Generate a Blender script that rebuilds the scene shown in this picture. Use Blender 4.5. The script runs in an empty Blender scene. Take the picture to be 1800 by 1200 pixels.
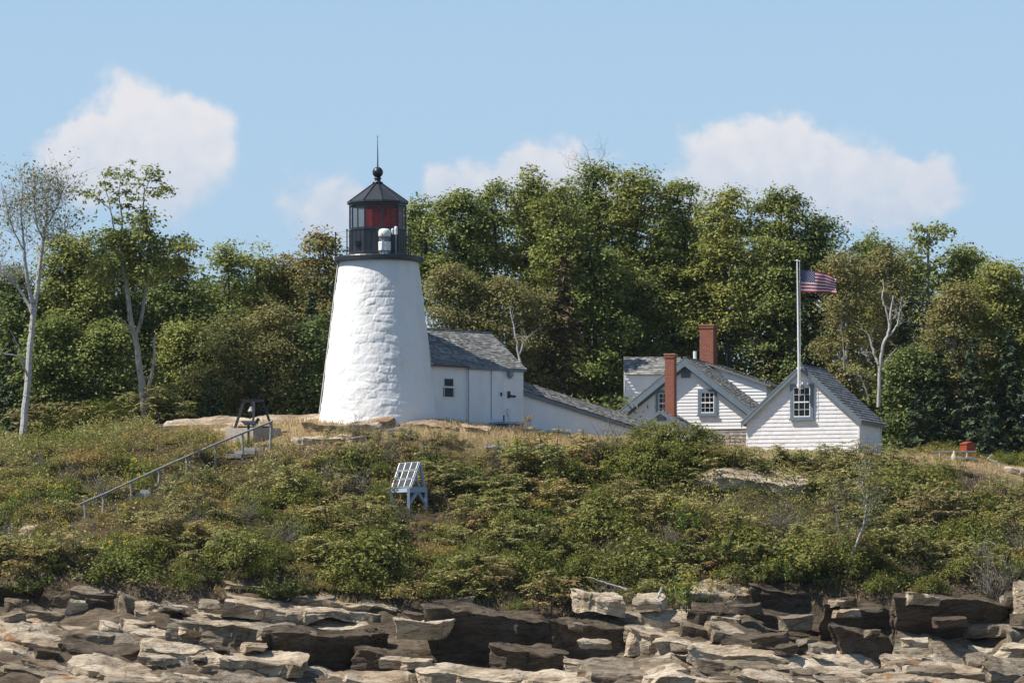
import bpy, bmesh, math, random
import numpy as np
from mathutils import Vector, Matrix

# ------------------------------------------------------------------ camera, sky, sun, exposure
SC = bpy.context.scene
COL = SC.collection
D = 150.0            # camera distance in front of the tower (metres)
PPM = 46.0           # photo pixels per metre at the tower
CAMZ = 4.0           # eye height in the boat
HOR = 1077.0         # photo row of the horizon
SUN_EL = math.radians(52)
SUN_AZ = (-0.974, -0.225)      # horizontal direction towards the sun

cam_d = bpy.data.cameras.new('camera')
cam_d.sensor_width = 36.0
cam_d.lens = D * PPM / 1800.0 * 36.0
cam_d.shift_y = (HOR - 600.0) / 1800.0
cam_d.clip_start = 1.0
cam_d.clip_end = 9000.0
cam = bpy.data.objects.new('camera', cam_d)
cam.location = (0, -D, CAMZ)
cam.rotation_euler = (math.pi / 2, 0, 0)
COL.objects.link(cam)
SC.camera = cam

SC.view_settings.view_transform = 'Standard'
SC.view_settings.look = 'None'
SC.view_settings.exposure = 0.42
SC.view_settings.gamma = 1.0
SC.cycles.max_bounces = 6
SC.cycles.diffuse_bounces = 3
SC.cycles.glossy_bounces = 2
SC.cycles.transparent_max_bounces = 8
SC.cycles.caustics_reflective = False
SC.cycles.caustics_refractive = False

sun_d = bpy.data.lights.new('sun', 'SUN')
sun_d.energy = 5.0
sun_d.angle = math.radians(0.53)
sun_d.color = (1.0, 0.94, 0.86)
sun = bpy.data.objects.new('sun', sun_d)
sv = Vector((SUN_AZ[0] * math.cos(SUN_EL), SUN_AZ[1] * math.cos(SUN_EL), math.sin(SUN_EL)))
sun.rotation_euler = sv.to_track_quat('Z', 'Y').to_euler()
COL.objects.link(sun)


def build_world():
    w = bpy.data.worlds.new('World')
    SC.world = w
    w.use_nodes = True
    nt = w.node_tree
    nt.nodes.clear()
    N = nt.nodes.new
    L = nt.links.new

    def math_n(op, a, b=None, c=None, clamp=False):
        n = N('ShaderNodeMath')
        n.operation = op
        n.use_clamp = clamp
        for i, v in enumerate((a, b, c)):
            if v is None:
                continue
            if isinstance(v, (int, float)):
                n.inputs[i].default_value = v
            else:
                L(v, n.inputs[i])
        return n.outputs[0]
    out = N('ShaderNodeOutputWorld')
    sky = N('ShaderNodeTexSky')
    sky.sky_type = 'NISHITA'
    sky.sun_disc = False
    sky.sun_elevation = SUN_EL
    sky.sun_rotation = math.atan2(SUN_AZ[0], SUN_AZ[1])
    sky.altitude = 0
    sky.air_density = 1.0
    sky.dust_density = 0.0
    sky.ozone_density = 2.0
    bg = N('ShaderNodeBackground')
    bg.inputs['Strength'].default_value = 0.1
    tc = N('ShaderNodeTexCoord')
    sep = N('ShaderNodeSeparateXYZ')
    L(tc.outputs['Generated'], sep.inputs[0])
    y = math_n('MAXIMUM', sep.outputs[1], 0.05)
    u = math_n('DIVIDE', sep.outputs[0], y)
    v = math_n('DIVIDE', sep.outputs[2], y)
    # clear maritime air: the low sky stays blue instead of paling towards the horizon
    low = N('ShaderNodeMapRange')
    low.interpolation_type = 'SMOOTHSTEP'
    low.inputs['From Min'].default_value = 0.0
    low.inputs['From Max'].default_value = 0.42
    low.inputs['To Min'].default_value = 0.92
    low.inputs['To Max'].default_value = 0.0
    L(sep.outputs[2], low.inputs['Value'])
    grad = N('ShaderNodeMapRange')
    grad.inputs['From Min'].default_value = 0.05
    grad.inputs['From Max'].default_value = 0.16
    L(sep.outputs[2], grad.inputs['Value'])
    gm = N('ShaderNodeMix'); gm.data_type = 'RGBA'
    gm.inputs['A'].default_value = (3.10, 4.32, 5.75, 1)
    gm.inputs['B'].default_value = (3.10, 4.55, 6.15, 1)
    L(grad.outputs[0], gm.inputs['Factor'])
    sm = N('ShaderNodeMix'); sm.data_type = 'RGBA'
    L(low.outputs[0], sm.inputs['Factor']); L(sky.outputs[0], sm.inputs['A']); L(gm.outputs['Result'], sm.inputs['B'])
    L(sm.outputs['Result'], bg.inputs['Color'])
    comb = N('ShaderNodeCombineXYZ')
    L(u, comb.inputs[0]); L(v, comb.inputs[1])
    nz = N('ShaderNodeTexNoise')
    nz.inputs['Scale'].default_value = 75
    nz.inputs['Detail'].default_value = 6
    nz.inputs['Roughness'].default_value = 0.55
    L(comb.outputs[0], nz.inputs['Vector'])
    nz2 = N('ShaderNodeTexNoise')
    nz2.inputs['Scale'].default_value = 170
    nz2.inputs['Detail'].default_value = 4
    L(comb.outputs[0], nz2.inputs['Vector'])
    sepn = N('ShaderNodeSeparateColor')
    L(nz.outputs['Color'], sepn.inputs[0])
    uu = math_n('ADD', u, math_n('MULTIPLY', math_n('SUBTRACT', sepn.outputs[0], 0.5), 0.013))
    vv = math_n('ADD', v, math_n('MULTIPLY', math_n('SUBTRACT', sepn.outputs[1], 0.5), 0.013))
    FP = D * PPM
    blobs = [(232, 178, 62, 48), (330, 215, 66, 46), (170, 232, 72, 40), (260, 255, 120, 66), (300, 320, 92, 62), (150, 300, 80, 45),
             (595, 345, 74, 48), (560, 385, 80, 52), (640, 400, 90, 40),
             (800, 330, 60, 34), (880, 300, 62, 36), (955, 282, 78, 42), (900, 345, 130, 50), (1060, 330, 90, 55),
             (1250, 265, 56, 44), (1330, 240, 66, 44), (1410, 262, 66, 46), (1360, 300, 150, 62), (1490, 288, 80, 50),
             (1600, 330, 84, 52), (1500, 360, 170, 60), (1230, 330, 70, 40), (370, 250, 50, 60), (220, 330, 110, 50), (1620, 310, 70, 40), (120, 270, 50, 40)]
    tot = None
    for (bx, by, rx, ry) in blobs:
        cx, cy = (bx - 900) / FP, (HOR - by) / FP
        dx = math_n('DIVIDE', math_n('SUBTRACT', uu, cx), rx / FP)
        dy = math_n('DIVIDE', math_n('SUBTRACT', vv, cy), ry / FP)
        d2 = math_n('ADD', math_n('MULTIPLY', dx, dx), math_n('MULTIPLY', dy, dy))
        e = math_n('POWER', 2.718, math_n('MULTIPLY', d2, -1.0))
        tot = e if tot is None else math_n('ADD', tot, e)
    nn = math_n('ADD', math_n('MULTIPLY', math_n('SUBTRACT', nz.outputs['Fac'], 0.5), 1.5),
                math_n('MULTIPLY', math_n('SUBTRACT', nz2.outputs['Fac'], 0.5), 1.0))
    dens = math_n('ADD', tot, nn)
    mr = N('ShaderNodeMapRange')
    mr.interpolation_type = 'SMOOTHSTEP'
    mr.inputs['From Min'].default_value = 0.34
    mr.inputs['From Max'].default_value = 1.25
    mr.inputs['To Max'].default_value = 0.82
    L(dens, mr.inputs['Value'])
    front = math_n('GREATER_THAN', sep.outputs[1], 0.1)
    fac = math_n('MULTIPLY', mr.outputs[0], front)
    # cloud body: sunlit tops, cooler bases
    cr = N('ShaderNodeMapRange')
    cr.inputs['From Min'].default_value = 0.098
    cr.inputs['From Max'].default_value = 0.128
    L(math_n('ADD', v, math_n('MULTIPLY', math_n('SUBTRACT', nz2.outputs['Fac'], 0.5), 0.03)), cr.inputs['Value'])
    cm = N('ShaderNodeMix'); cm.data_type = 'RGBA'
    cm.inputs['A'].default_value = (0.50, 0.56, 0.66, 1)
    cm.inputs['B'].default_value = (0.755, 0.72, 0.725, 1)
    L(cr.outputs[0], cm.inputs['Factor'])
    bgc = N('ShaderNodeBackground')
    bgc.inputs['Strength'].default_value = 0.87
    L(cm.outputs['Result'], bgc.inputs['Color'])
    mx = N('ShaderNodeMixShader')
    L(fac, mx.inputs[0]); L(bg.outputs[0], mx.inputs[1]); L(bgc.outputs[0], mx.inputs[2])
    L(mx.outputs[0], out.inputs['Surface'])


build_world()

# ------------------------------------------------------------------ helpers


def W(px, py, Y):
    """the point at depth Y that stands at this photo pixel"""
    k = (D + Y) / D / PPM
    return np.array([(px - 900) * k, Y, CAMZ + (HOR - py) * k])


def PX(x, Y):
    return 900 + x * PPM * D / (D + Y)


def vnoise(p, seed=0):
    p = np.asarray(p, dtype=np.float64)
    i = np.floor(p).astype(np.int64)
    f = p - i
    f = f * f * (3 - 2 * f)

    def h(a, b, c):
        n = (a * 374761393 + b * 668265263 + c * 2147483647 + seed * 144269504) & 0xFFFFFFFF
        n = ((n ^ (n >> 13)) * 1274126177) & 0xFFFFFFFF
        n = ((n ^ (n >> 16)) * 2246822519) & 0xFFFFFFFF
        return ((n ^ (n >> 15)) & 0xFFFF) / 65535.0
    r = 0
    for dx in (0, 1):
        wx = f[:, 0] if dx else 1 - f[:, 0]
        for dy in (0, 1):
            wy = f[:, 1] if dy else 1 - f[:, 1]
            for dz in (0, 1):
                wz = f[:, 2] if dz else 1 - f[:, 2]
                r = r + wx * wy * wz * h(i[:, 0] + dx, i[:, 1] + dy, i[:, 2] + dz)
    return r * 2 - 1


def fbm(p, octaves=4, seed=0, gain=0.5):
    p = np.asarray(p, dtype=np.float64)
    r, a = 0, 1.0
    for o in range(octaves):
        r = r + a * vnoise(p * (2.0 ** o) + 17.3 * o, seed + o)
        a *= gain
    return r


def mesh_np(name, V, F, smooth=False):
    V = np.asarray(V, dtype=np.float32)
    F = np.asarray(F, dtype=np.int32)
    me = bpy.data.meshes.new(name)
    k = F.shape[1]
    me.vertices.add(len(V)); me.vertices.foreach_set('co', V.ravel())
    me.loops.add(F.size); me.loops.foreach_set('vertex_index', F.ravel())
    me.polygons.add(len(F))
    me.polygons.foreach_set('loop_start', np.arange(0, F.size, k, dtype=np.int32))
    me.polygons.foreach_set('use_smooth', np.full(len(F), smooth))
    me.update(calc_edges=True)
    return me


class MB:
    """collects faces for one mesh"""

    def __init__(self):
        self.v, self.f, self.m = [], [], []

    def add(self, vs, fs, mi=0):
        o = len(self.v)
        self.v.extend([tuple(float(c) for c in p) for p in vs])
        for f in fs:
            self.f.append(tuple(o + i for i in f)); self.m.append(mi)

    def box(self, x0, x1, y0, y1, z0, z1, mi=0):
        vs = [(x, y, z) for z in (z0, z1) for y in (y0, y1) for x in (x0, x1)]
        self.add(vs, [(0, 2, 3, 1), (4, 5, 7, 6), (0, 1, 5, 4), (2, 6, 7, 3), (0, 4, 6, 2), (1, 3, 7, 5)], mi)

    def hexa(self, p, mi=0):
        """8 corners: bottom 4 ccw seen from above, then top 4"""
        self.add(p, [(3, 2, 1, 0), (4, 5, 6, 7), (0, 1, 5, 4), (1, 2, 6, 5), (2, 3, 7, 6), (3, 0, 4, 7)], mi)

    def beam(self, a, b, w, h=None, mi=0, up=(0, 0, 1)):
        h = w if h is None else h
        a, b = Vector(a), Vector(b)
        d = (b - a).normalized()
        u = Vector(up)
        if abs(d.dot(u)) > 0.98:
            u = Vector((0, 1, 0))
        s = d.cross(u).normalized(); t = s.cross(d)
        vs = []
        for p in (a, b):
            for (i, j) in ((-1, -1), (1, -1), (1, 1), (-1, 1)):
                vs.append(p + s * i * w / 2 + t * j * h / 2)
        self.add(vs, [(0, 1, 2, 3), (7, 6, 5, 4), (0, 4, 5, 1), (1, 5, 6, 2), (2, 6, 7, 3), (3, 7, 4, 0)], mi)

    def tube(self, pts, rad, n=6, mi=0, cap=True):
        pts = [Vector(p) for p in pts]
        if not hasattr(rad, '__len__'):
            rad = [rad] * len(pts)
        o = len(self.v)
        ref = Vector((0.31, 0.17, 0.94))
        for i, p in enumerate(pts):
            d = (pts[min(i + 1, len(pts) - 1)] - pts[max(i - 1, 0)])
            if d.length < 1e-9:
                d = Vector((0, 0, 1))
            d.normalize()
            r = ref if abs(d.dot(ref)) < 0.95 else Vector((1, 0, 0))
            s = d.cross(r).normalized(); t = d.cross(s)
            for k in range(n):
                a = 2 * math.pi * k / n
                q = p + (s * math.cos(a) + t * math.sin(a)) * rad[i]
                self.v.append((q.x, q.y, q.z))
        for i in range(len(pts) - 1):
            for k in range(n):
                k2 = (k + 1) % n
                self.f.append((o + i * n + k, o + i * n + k2, o + (i + 1) * n + k2, o + (i + 1) * n + k)); self.m.append(mi)
        if cap:
            self.f.append(tuple(o + k for k in reversed(range(n)))); self.m.append(mi)
            e = o + (len(pts) - 1) * n
            self.f.append(tuple(e + k for k in range(n))); self.m.append(mi)

    def lathe(self, prof, n=24, c=(0, 0), mi=0, ph=0.0):
        o = len(self.v)
        for (r, z) in prof:
            for k in range(n):
                a = 2 * math.pi * k / n + ph
                self.v.append((c[0] + r * math.cos(a), c[1] + r * math.sin(a), z))
        for i in range(len(prof) - 1):
            for k in range(n):
                k2 = (k + 1) % n
                self.f.append((o + i * n + k, o + i * n + k2, o + (i + 1) * n + k2, o + (i + 1) * n + k)); self.m.append(mi)
        self.f.append(tuple(o + k for k in reversed(range(n)))); self.m.append(mi)
        e = o + (len(prof) - 1) * n
        self.f.append(tuple(e + k for k in range(n))); self.m.append(mi)

    def prism(self, poly, y0, y1, mi=0):
        """poly in (x,z), extruded along y"""
        n = len(poly)
        vs = [(x, y0, z) for x, z in poly] + [(x, y1, z) for x, z in poly]
        fs = [tuple(range(n)), tuple(reversed(range(n, 2 * n)))]
        fs += [(i + n, (i + 1) % n + n, (i + 1) % n, i) for i in range(n)]
        self.add(vs, fs, mi)

    def mesh(self, name, smooth=False):
        me = bpy.data.meshes.new(name)
        me.from_pydata(self.v, [], self.f)
        me.polygons.foreach_set('material_index', self.m)
        if smooth:
            me.polygons.foreach_set('use_smooth', [True] * len(self.f))
        bm = bmesh.new(); bm.from_mesh(me)
        bmesh.ops.recalc_face_normals(bm, faces=bm.faces)
        bm.to_mesh(me); bm.free()
        return me


def clip_poly(poly, axis, val, keep_less):
    out = []
    n = len(poly)
    for i in range(n):
        a, b = poly[i], poly[(i + 1) % n]
        ia = (a[axis] <= val) if keep_less else (a[axis] >= val)
        ib = (b[axis] <= val) if keep_less else (b[axis] >= val)
        if ia:
            out.append(a)
        if ia != ib:
            t = (val - a[axis]) / (b[axis] - a[axis])
            out.append((a[0] + (b[0] - a[0]) * t, a[1] + (b[1] - a[1]) * t))
    return out


def courses(mb, poly, frame, h, lip, piece=None, rng=None, jit=0.0, mi=0):
    """lapped boards or shingles over a convex polygon; frame = origin, axis u, axis v (up the surface), normal"""
    O, U, Vv, Nn = [np.asarray(q, float) for q in frame]
    v0 = min(p[1] for p in poly); v1 = max(p[1] for p in poly)
    k = 0
    v = v0
    while v < v1 - 1e-4:
        vt = min(v + h, v1)
        strip = clip_poly(clip_poly(poly, 1, v, False), 1, vt, True)
        cuts = None
        if len(strip) >= 3:
            us = [p[0] for p in strip]
            if piece:
                cuts = [min(us)]
                c = min(us) + piece * rng.uniform(0.2, 1)
                while c < max(us) - 0.03:
                    cuts.append(c); c += piece * rng.uniform(0.65, 1.35)
                cuts.append(max(us))
            else:
                cuts = [min(us), max(us)]
            for a, b in zip(cuts[:-1], cuts[1:]):
                pc = clip_poly(clip_poly(strip, 0, a, False), 0, b, True) if piece else strip
                if len(pc) < 3:
                    continue
                l = lip * (1 + (rng.uniform(-jit, jit) if rng else 0))
                vs = []
                for (pu, pv) in pc:
                    w = l * (1 - (pv - v) / h) + 0.002
                    vs.append(O + U * pu + Vv * pv + Nn * w)
                n = len(pc)
                base = [O + U * pu + Vv * pv - Nn * 0.004 for (pu, pv) in pc]
                fs = [tuple(range(n))] + [(i, i + n, (i + 1) % n + n, (i + 1) % n) for i in range(n)]
                mb.add(vs + base, fs, mi)
        v = vt
        k += 1


def tag(o, label=None, cat=None, group=None, kind=None):
    if label: o['label'] = label
    if cat: o['category'] = cat
    if group: o['group'] = group
    if kind: o['kind'] = kind
    return o


def empty(name, loc, rz=0.0, **kw):
    o = bpy.data.objects.new(name, None)
    o.empty_display_size = 0.3
    o.location = tuple(float(c) for c in loc); o.rotation_euler = (0, 0, rz)
    COL.objects.link(o)
    return tag(o, **kw)


def obj(name, me, mats, parent=None, loc=None, **kw):
    """links a mesh as ONE object"""
    if isinstance(me, MB):
        me = me.mesh(name)
    me.name = name
    if not isinstance(mats, (list, tuple)):
        mats = [mats]
    for m in mats:
        me.materials.append(m)
    o = bpy.data.objects.new(name, me)
    COL.objects.link(o)
    if parent is not None: o.parent = parent
    if loc is not None: o.location = tuple(float(c) for c in loc)
    return tag(o, **kw)


# ------------------------------------------------------------------ materials


def srgb(r, g, b):
    f = lambda c: (c / 12.92 if c <= 0.04045 else ((c + 0.055) / 1.055) ** 2.4)
    return (f(r / 255), f(g / 255), f(b / 255), 1)


class MT:
    def __init__(self, name):
        self.mat = bpy.data.materials.new(name)
        self.mat.use_nodes = True
        self.nt = self.mat.node_tree
        self.b = self.nt.nodes['Principled BSDF']
        self.b.inputs['Roughness'].default_value = 0.8
        self.b.inputs['Specular IOR Level'].default_value = 0.25

    def n(self, t, **kw):
        x = self.nt.nodes.new(t)
        for k, v in kw.items():
            if k in x.inputs: x.inputs[k].default_value = v
            else: setattr(x, k, v)
        return x

    def l(self, a, b):
        self.nt.links.new(a, b)

    def noise(self, scale, detail=4, rough=0.5, vec=None, stretch=None, dist=0.0):
        x = self.n('ShaderNodeTexNoise')
        x.inputs['Scale'].default_value = scale; x.inputs['Detail'].default_value = detail
        x.inputs['Roughness'].default_value = rough; x.inputs['Distortion'].default_value = dist
        tc = self.n('ShaderNodeTexCoord')
        src = vec if vec is not None else tc.outputs['Object']
        if stretch:
            mp = self.n('ShaderNodeMapping'); mp.inputs['Scale'].default_value = stretch
            self.l(src, mp.inputs[0]); src = mp.outputs[0]
        self.l(src, x.inputs['Vector'])
        return x.outputs['Fac']

    def ramp(self, fac, stops, interp='LINEAR'):
        r = self.n('ShaderNodeValToRGB')
        r.color_ramp.interpolation = interp
        e = r.color_ramp.elements
        e[0].position, e[0].color = stops[0][0], stops[0][1] if len(stops[0][1]) == 4 else (*stops[0][1], 1)
        e[1].position, e[1].color = stops[-1][0], stops[-1][1] if len(stops[-1][1]) == 4 else (*stops[-1][1], 1)
        for p, c in stops[1:-1]:
            q = e.new(p); q.color = c if len(c) == 4 else (*c, 1)
        self.l(fac, r.inputs[0])
        return r.outputs[0]

    def mix(self, fac, a, b, mode='MIX'):
        m = self.n('ShaderNodeMix'); m.data_type = 'RGBA'; m.blend_type = mode
        for s, v in (('Factor', fac), ('A', a), ('B', b)):
            if isinstance(v, (int, float)): m.inputs[s].default_value = v
            elif isinstance(v, tuple): m.inputs[s].default_value = v if len(v) == 4 else (*v, 1)
            else: self.l(v, m.inputs[s])
        return m.outputs['Result']

    def color(self, c):
        if isinstance(c, tuple): self.b.inputs['Base Color'].default_value = c if len(c) == 4 else (*c, 1)
        else: self.l(c, self.b.inputs['Base Color'])
        return self

    def bump(self, h, strength=0.4, dist=0.02):
        b = self.n('ShaderNodeBump'); b.inputs['Strength'].default_value = strength; b.inputs['Distance'].default_value = dist
        self.l(h, b.inputs['Height']); self.l(b.outputs[0], self.b.inputs['Normal'])
        return self

    def set(self, **kw):
        for k, v in kw.items():
            self.b.inputs[k.replace('_', ' ')].default_value = v
        return self

    def island(self):
        return self.n('ShaderNodeNewGeometry').outputs['Random Per Island']


def simple(name, c, rough=0.7, spec=0.25, var=0.25, scale=3.0, metal=0.0):
    m = MT(name)
    a = tuple(x * (1 - var) for x in c[:3]); b = tuple(min(1, x * (1 + var * 0.6)) for x in c[:3])
    m.color(m.ramp(m.noise(scale, 5, 0.6), [(0.3, a), (0.7, b)]))
    m.set(Roughness=rough, Metallic=metal); m.b.inputs['Specular IOR Level'].default_value = spec
    return m.mat


LEAF = 1.8


def leafmat(name, stops, patch=None, patch_amt=0.35, trans=0.25, scale=0.5, gain=1.0, tint=(1, 1, 1)):
    """leaves: each leaf its own tint, patches of another tint through the plant"""
    m = MT(name)
    stops = [(p, tuple(min(.6, x * LEAF * gain * t) for x, t in zip(c, tint))) for p, c in stops]
    if patch: patch = tuple(x * LEAF * gain for x in patch)
    c = m.ramp(m.island(), stops)
    oi = m.n('ShaderNodeObjectInfo').outputs['Random']
    c = m.mix(m.ramp(oi, [(0.0, (0.28,) * 3), (0.25, (0.0,) * 3), (0.72, (0.0,) * 3), (1.0, (0.0,) * 3)]), c, tuple(x * q for x, q in zip(stops[-1][1], (1.02, .95, .8))))
    c = m.mix(m.ramp(oi, [(0.72, (0.0,) * 3), (1.0, (0.45,) * 3)]), c, tuple(x * q for x, q in zip(stops[0][1], (1.0, 1.2, 1.0))))
    if patch:
        f = m.ramp(m.noise(scale, 3, 0.6), [(0.45, (0, 0, 0)), (0.7, (patch_amt,) * 3)])
        c = m.mix(f, c, patch)
    m.color(c)
    m.set(Roughness=0.6); m.b.inputs['Specular IOR Level'].default_value = 0.2
    t = m.n('ShaderNodeBsdfTranslucent'); m.l(c, t.inputs[0]) if not isinstance(c, tuple) else None
    mx = m.n('ShaderNodeMixShader'); mx.inputs[0].default_value = trans
    m.l(m.b.outputs[0], mx.inputs[1]); m.l(t.outputs[0], mx.inputs[2])
    m.l(mx.outputs[0], m.nt.nodes['Material Output'].inputs['Surface'])
    return m.mat


def white_paint(name, tint=(0.80, 0.79, 0.77), dirt=0.12):
    m = MT(name)
    f = m.noise(2.2, 6, 0.65, stretch=(1, 1, 0.5))
    c = m.ramp(f, [(0.25, tuple(t * (1 - dirt) for t in tint)), (0.6, tint)])
    m.color(c); m.set(Roughness=0.6)
    m.bump(m.noise(30, 4, 0.6), 0.15, 0.01)
    return m.mat


MAT = {}
MAT['white'] = white_paint('white_paint')
MAT['white_worn'] = white_paint('worn_white_paint', (0.74, 0.72, 0.69), 0.2)
m = MT('whitewashed_masonry')
f = m.noise(1.3, 6, 0.65, stretch=(1, 1, 0.45))
m.color(m.ramp(f, [(0.25, (0.66, 0.64, 0.60)), (0.5, (0.80, 0.785, 0.76)), (0.8, (0.83, 0.82, 0.80))]))
m.bump(m.noise(14, 5, 0.6), 0.5, 0.02); m.set(Roughness=0.75)
MAT['whitewash'] = m.mat
MAT['trim'] = simple('blue_grey_trim', (0.155, 0.20, 0.235), 0.6, var=0.15)
MAT['black'] = simple('black_painted_iron', (0.018, 0.020, 0.026), 0.38, 0.5, var=0.3)
MAT['lantern_roof'] = simple('dark_lantern_roof', (0.032, 0.036, 0.042), 0.45, 0.5, var=0.2)
m = MT('weathered_grey_shingle')
c = m.ramp(m.island(), [(0.0, (0.13, 0.125, 0.115)), (0.45, (0.22, 0.215, 0.20)), (0.8, (0.30, 0.295, 0.28)), (1.0, (0.40, 0.39, 0.37))])
f = m.ramp(m.noise(1.2, 4), [(0.4, (0, 0, 0)), (0.75, (0.6,) * 3)])
m.color(m.mix(f, c, (0.15, 0.155, 0.13)))
m.bump(m.noise(40, 3, 0.6, stretch=(3, 3, 0.6)), 0.3, 0.01)
MAT['shingle'] = m.mat
m = MT('blue_grey_shingle')
c = m.ramp(m.island(), [(0.0, (0.12, 0.13, 0.14)), (0.5, (0.17, 0.182, 0.195)), (1.0, (0.24, 0.25, 0.26))])
f = m.ramp(m.noise(1.5, 4), [(0.4, (0, 0, 0)), (0.75, (0.5,) * 3)])
m.color(m.mix(f, c, (0.12, 0.13, 0.13)))
MAT['shingle_blue'] = m.mat
m = MT('white_shingle_wall')
c = m.ramp(m.island(), [(0.0, (0.72, 0.70, 0.69)), (1.0, (0.80, 0.785, 0.775))])
f = m.ramp(m.noise(3, 5), [(0.55, (0, 0, 0)), (0.8, (0.25,) * 3)])
m.color(m.mix(f, c, (0.5, 0.46, 0.42)))
MAT['white_shingle'] = m.mat
m = MT('unpainted_shingle')
c = m.ramp(m.island(), [(0.0, (0.25, 0.22, 0.20)), (1.0, (0.42, 0.38, 0.35))])
m.color(c)
MAT['bare_shingle'] = m.mat
m = MT('red_brick')
br = m.n('ShaderNodeTexBrick')
br.inputs['Color1'].default_value = (0.22, 0.055, 0.032, 1); br.inputs['Color2'].default_value = (0.30, 0.085, 0.045, 1)
br.inputs['Mortar'].default_value = (0.26, 0.20, 0.17, 1)
br.inputs['Scale'].default_value = 1.0; br.inputs['Brick Width'].default_value = 0.21; br.inputs['Row Height'].default_value = 0.075
br.inputs['Mortar Size'].default_value = 0.008; br.inputs['Bias'].default_value = -0.1
tcb = m.n('ShaderNodeTexCoord'); sxb = m.n('ShaderNodeSeparateXYZ'); m.l(tcb.outputs['Object'], sxb.inputs[0])
axb = m.n('ShaderNodeMath'); m.l(sxb.outputs[0], axb.inputs[0]); m.l(sxb.outputs[1], axb.inputs[1])
cxb = m.n('ShaderNodeCombineXYZ'); m.l(axb.outputs[0], cxb.inputs[0]); m.l(sxb.outputs[2], cxb.inputs[1])
m.l(cxb.outputs[0], br.inputs['Vector'])
st = m.ramp(m.noise(2.5, 4), [(0.45, (0, 0, 0)), (0.75, (0.55,) * 3)])
m.color(m.mix(st, br.outputs['Color'], (0.33, 0.11, 0.045)))
m.bump(br.outputs['Fac'], -0.4, 0.01)
MAT['brick'] = m.mat
m = MT('dark_window_glass'); m.color((0.010, 0.013, 0.018)); m.set(Roughness=0.12); m.b.inputs['Specular IOR Level'].default_value = 0.22
MAT['glass'] = m.mat


def glassmat(name, c, alpha_mix):
    m = MT(name)
    m.color(c); m.set(Roughness=0.08); m.b.inputs['Specular IOR Level'].default_value = 0.5
    t = m.n('ShaderNodeBsdfTransparent'); t.inputs[0].default_value = (min(1, c[0] * 3 + .25), min(1, c[1] * 3 + .06), min(1, c[2] * 3 + .06), 1) if c[0] > c[1] * 1.5 else (0.8, 0.85, 0.88, 1)
    mx = m.n('ShaderNodeMixShader'); mx.inputs[0].default_value = alpha_mix
    m.l(m.b.outputs[0], mx.inputs[1]); m.l(t.outputs[0], mx.inputs[2])
    m.l(mx.outputs[0], m.nt.nodes['Material Output'].inputs['Surface'])
    return m.mat


MAT['red_glass'] = glassmat('red_lantern_glass', (0.12, 0.006, 0.010), 0.42)
MAT['clear_glass'] = glassmat('clear_lantern_glass', (0.05, 0.06, 0.065), 0.6)
m = MT('white_plastic'); m.color((0.78, 0.77, 0.74)); m.set(Roughness=0.35)
MAT['plastic'] = m.mat
MAT['grey_metal'] = simple('grey_metal', (0.25, 0.27, 0.29), 0.45, 0.5)
MAT['grey_wood'] = simple('weathered_grey_wood', (0.30, 0.285, 0.275), 0.8, var=0.35, scale=6)
MAT['rail_wood'] = simple('silvered_rail_wood', (0.30, 0.28, 0.26), 0.8, var=0.3, scale=6)
MAT['blue_stand'] = simple('blue_grey_stand_paint', (0.34, 0.42, 0.50), 0.6, var=0.12)
MAT['panel_frame'] = simple('pale_aluminium', (0.32, 0.33, 0.33), 0.4, 0.5, var=0.1)
MAT['cell'] = simple('dark_solar_cell', (0.07, 0.075, 0.07), 0.2, 0.6, var=0.3, scale=20)
MAT['concrete'] = simple('old_concrete', (0.40, 0.35, 0.29), 0.9, var=0.25, scale=4)
MAT['granite'] = simple('pale_granite_slab', (0.42, 0.40, 0.38), 0.85, var=0.3, scale=5)
MAT['steel_dark'] = simple('dark_blue_steel', (0.016, 0.020, 0.028), 0.5, 0.5)
MAT['bronze'] = simple('pale_bell_bronze', (0.30, 0.29, 0.28), 0.5, 0.5)
MAT['orange_box'] = simple('orange_red_box', (0.30, 0.062, 0.026), 0.6, var=0.15)
MAT['driftwood'] = simple('bleached_driftwood', (0.55, 0.52, 0.48), 0.8, var=0.25, scale=8)


def bark(name, a, b, c, band=False):
    m = MT(name)
    f = m.noise(5, 5, 0.65, stretch=(1, 1, 2.5 if band else 0.4))
    m.color(m.ramp(f, [(0.3, a), (0.45, b), (0.75, c)]))
    m.bump(m.noise(25, 4), 0.4, 0.02)
    return m.mat


MAT['birch_bark'] = bark('white_birch_bark', (0.10, 0.085, 0.07), (0.40, 0.385, 0.36), (0.55, 0.53, 0.50), True)
MAT['pale_bark'] = bark('pale_grey_bark', (0.14, 0.125, 0.10), (0.25, 0.23, 0.19), (0.36, 0.34, 0.29))
MAT['dark_bark'] = bark('dark_bark', (0.03, 0.026, 0.02), (0.055, 0.048, 0.038), (0.09, 0.08, 0.065))
MAT['snag'] = bark('bleached_snag', (0.28, 0.26, 0.23), (0.42, 0.40, 0.37), (0.52, 0.50, 0.47))

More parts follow.
